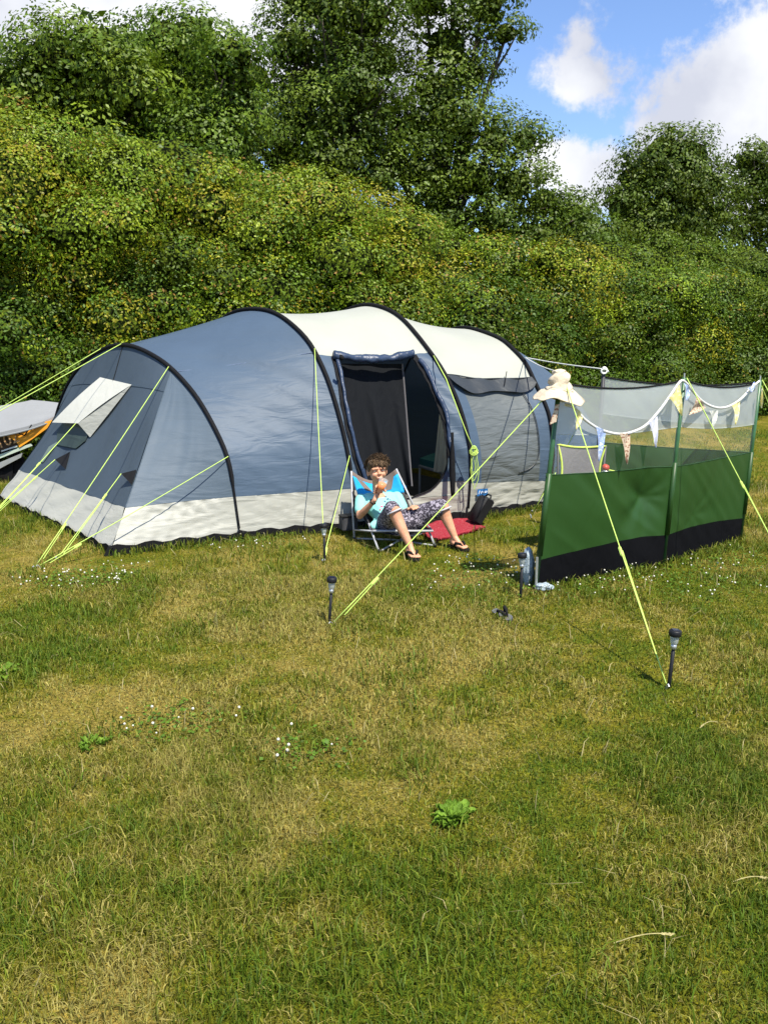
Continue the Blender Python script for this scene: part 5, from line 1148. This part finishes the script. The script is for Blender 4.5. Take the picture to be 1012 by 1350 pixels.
# t-shirt and shorts
m_shirt = material('turquoise_cotton', (.26, .62, .55), .85, .06, 5, bump=.35, bscale=22, trans=.08)
rsl, lsl = rs.lerp(re_, .62), ls_.lerp(le, .66)
SK = [(neck.lerp(chest, .25) + Vector((0, .012, -.012)), .056, chest, .07), (rs.lerp(ls_, .18), .052, rs.lerp(ls_, .82), .052), (rs.lerp(ls_, .3) + Vector((0, 0, -.03)), .077, belly + Vector((-.026, -.005, 0)), .080), (rs.lerp(ls_, .7) + Vector((0, 0, -.03)), .077, belly + Vector((.026, -.005, 0)), .080), (belly, .094, pel + Vector((-.01, .02, .0)), .094),
      (rs, .049, rsl, .046), (ls_, .049, lsl, .047), (belly + Vector((-.06, 0, -.03)), .05, P(492, 694, 6.27), .035)]
for k in range(9):
    a = Vector((random.uniform(-.07, .05), -.075, random.uniform(-.05, .05))); SK.append((chest.lerp(belly, random.uniform(-.1, 1)) + a, .008, chest.lerp(belly, random.uniform(.3, 1.2)) + a + Vector((random.uniform(-.05, .05), -.002, -.03)), .006))
shirt = capsules(SK, .0048, 't_shirt', m_shirt, boy, 3)
for (x, y, m_, r_) in ((509, 655, 'navy', .007), (512, 660, 'navy', .008), (508, 662, 'navy', .006), (514, 666, 'navy', .007), (503, 668, 'pink', .010), (505, 675, 'pink', .012), (500, 677, 'navy', .006)):
    pass
def onto(px, py, obj_):                          # first hit of the ray through a pixel on an object
    o_ = Vector((0, 0, CAM_H)); ok, loc, nr_, _ = obj_.ray_cast(o_, raydir(px, py).normalized()); return (loc, nr_) if ok else (None, None)
pm_ = {'navy': material('print_navy', (.03, .04, .14), .9, spec=.05), 'pink': material('print_pink', (.55, .12, .22), .9, spec=.05)}
pr = {'navy': MB(), 'pink': MB()}
for (x, y, c_, r_) in ((508, 655, 'navy', .006), (511, 658, 'navy', .007), (507, 661, 'navy', .005), (512, 663, 'navy', .006), (514, 659, 'navy', .004), (503, 668, 'pink', .008), (505, 674, 'pink', .009), (501, 672, 'pink', .006), (500, 677, 'navy', .005), (506, 668, 'navy', .004)):
    l_, n_ = onto(x, y, shirt)
    if l_: pr[c_].lathe([(.0003, .003), (r_ * 1.2, .0026), (r_ * 1.5, -.003)], l_, n_, 9)
for k_, mb in pr.items():
    if mb.v: q_ = mb.build('chest_print', pm_[k_], shirt)
# patterned shorts
m_short = material('leafy_print', (.035, .030, .042), .85, scale=30, col2=(.30, .27, .32), ramp=(.49, .56), detail=3, bump=.3, bscale=30)
nzn = [n_ for n_ in m_short.node_tree.nodes if n_.type == 'TEX_NOISE'][0]; nzn.inputs['Distortion'].default_value = 2.2
def knee_end(h, k, t): return h.lerp(k, t)
ShK = [(pel + Vector((-.03, .02, 0)), .092, pel + Vector((.03, .02, 0)), .092), (rh_ + Vector((0, 0, .005)), .088, rh_.lerp(rk, .86), .066), (rh_.lerp(rk, .86), .066, rk + Vector((-.008, .012, .002)), .059), (lh_ + Vector((0, 0, .005)), .088, lh_.lerp(lk, .88), .070), (lh_.lerp(lk, .88) , .070, lk + Vector((-.014, .008, -.003)), .062),
       (lh_.lerp(lk, .3) + Vector((0, .0, -.03)), .06, lh_.lerp(lk, .85) + Vector((0, 0, -.022)), .055), (pel + Vector((.02, -.03, -.03)), .07, lh_.lerp(lk, .4) + Vector((0, -.02, -.02)), .065)]
shorts = capsules(ShK, .0052, 'shorts', m_short, boy, 3)
for q_, tgt, rr in ((rk, ra_, .056), (lk, la, .058)):
    d = (tgt - q_).normalized(); c_ = q_ + d * .022; ux = d.orthogonal().normalized(); vx = d.cross(ux)
    MB().tube([c_ + (ux * math.cos(a) + vx * math.sin(a)) * rr * .98 for a in np.linspace(0, 2 * math.pi, 28)], .007, 6).build('hem', material('hem_pale', (.42, .40, .42), .85), shorts, True)
# flip-flops on the feet
for heel, f_ in ((hr1, ff1), (hl1, ff2)):
    h0 = heel - f_ * .035; h0.z = .004; t0_ = heel + f_ * .172; t0_.z = .004; 
    so_ = flipflop(boy, t0_, h0, Vector((0, 0, 1)), .014, .082, True); so_.name = 'flip_flop_sole'
# wrist band
MB().tube([rw.lerp(re_, .12) + ((rw - re_).normalized().orthogonal().normalized() * math.cos(a) + (rw - re_).normalized().cross((rw - re_).normalized().orthogonal().normalized()) * math.sin(a)) * .021 for a in np.linspace(0, 2 * math.pi, 18)], .005, 6).build('wristband', m_rub, boy, True)

# the glass of orange juice
m_glass = material('clear_tumbler', (.8, .84, .84), .06, .02, 10, alpha=.18, spec=.9); m_juice = material('orange_juice', (.85, .26, .002), .25, .05, 10, trans=.3, spec=.5)
t = thing('glass_of_juice', 'clear tumbler half full of orange juice held to the mouth', 'glass', gl)
MB().lathe([(.001, -.052), (.026, -.052), (.034, .052), (.0325, .052), (.025, -.048), (.001, -.048)], gl, gax, 24).build('tumbler', m_glass, t, True)
MB().lathe([(.001, -.0475), (.0245, -.0475), (.031, .022), (.001, .022)], gl, gax, 24).build('juice', m_juice, t, True)
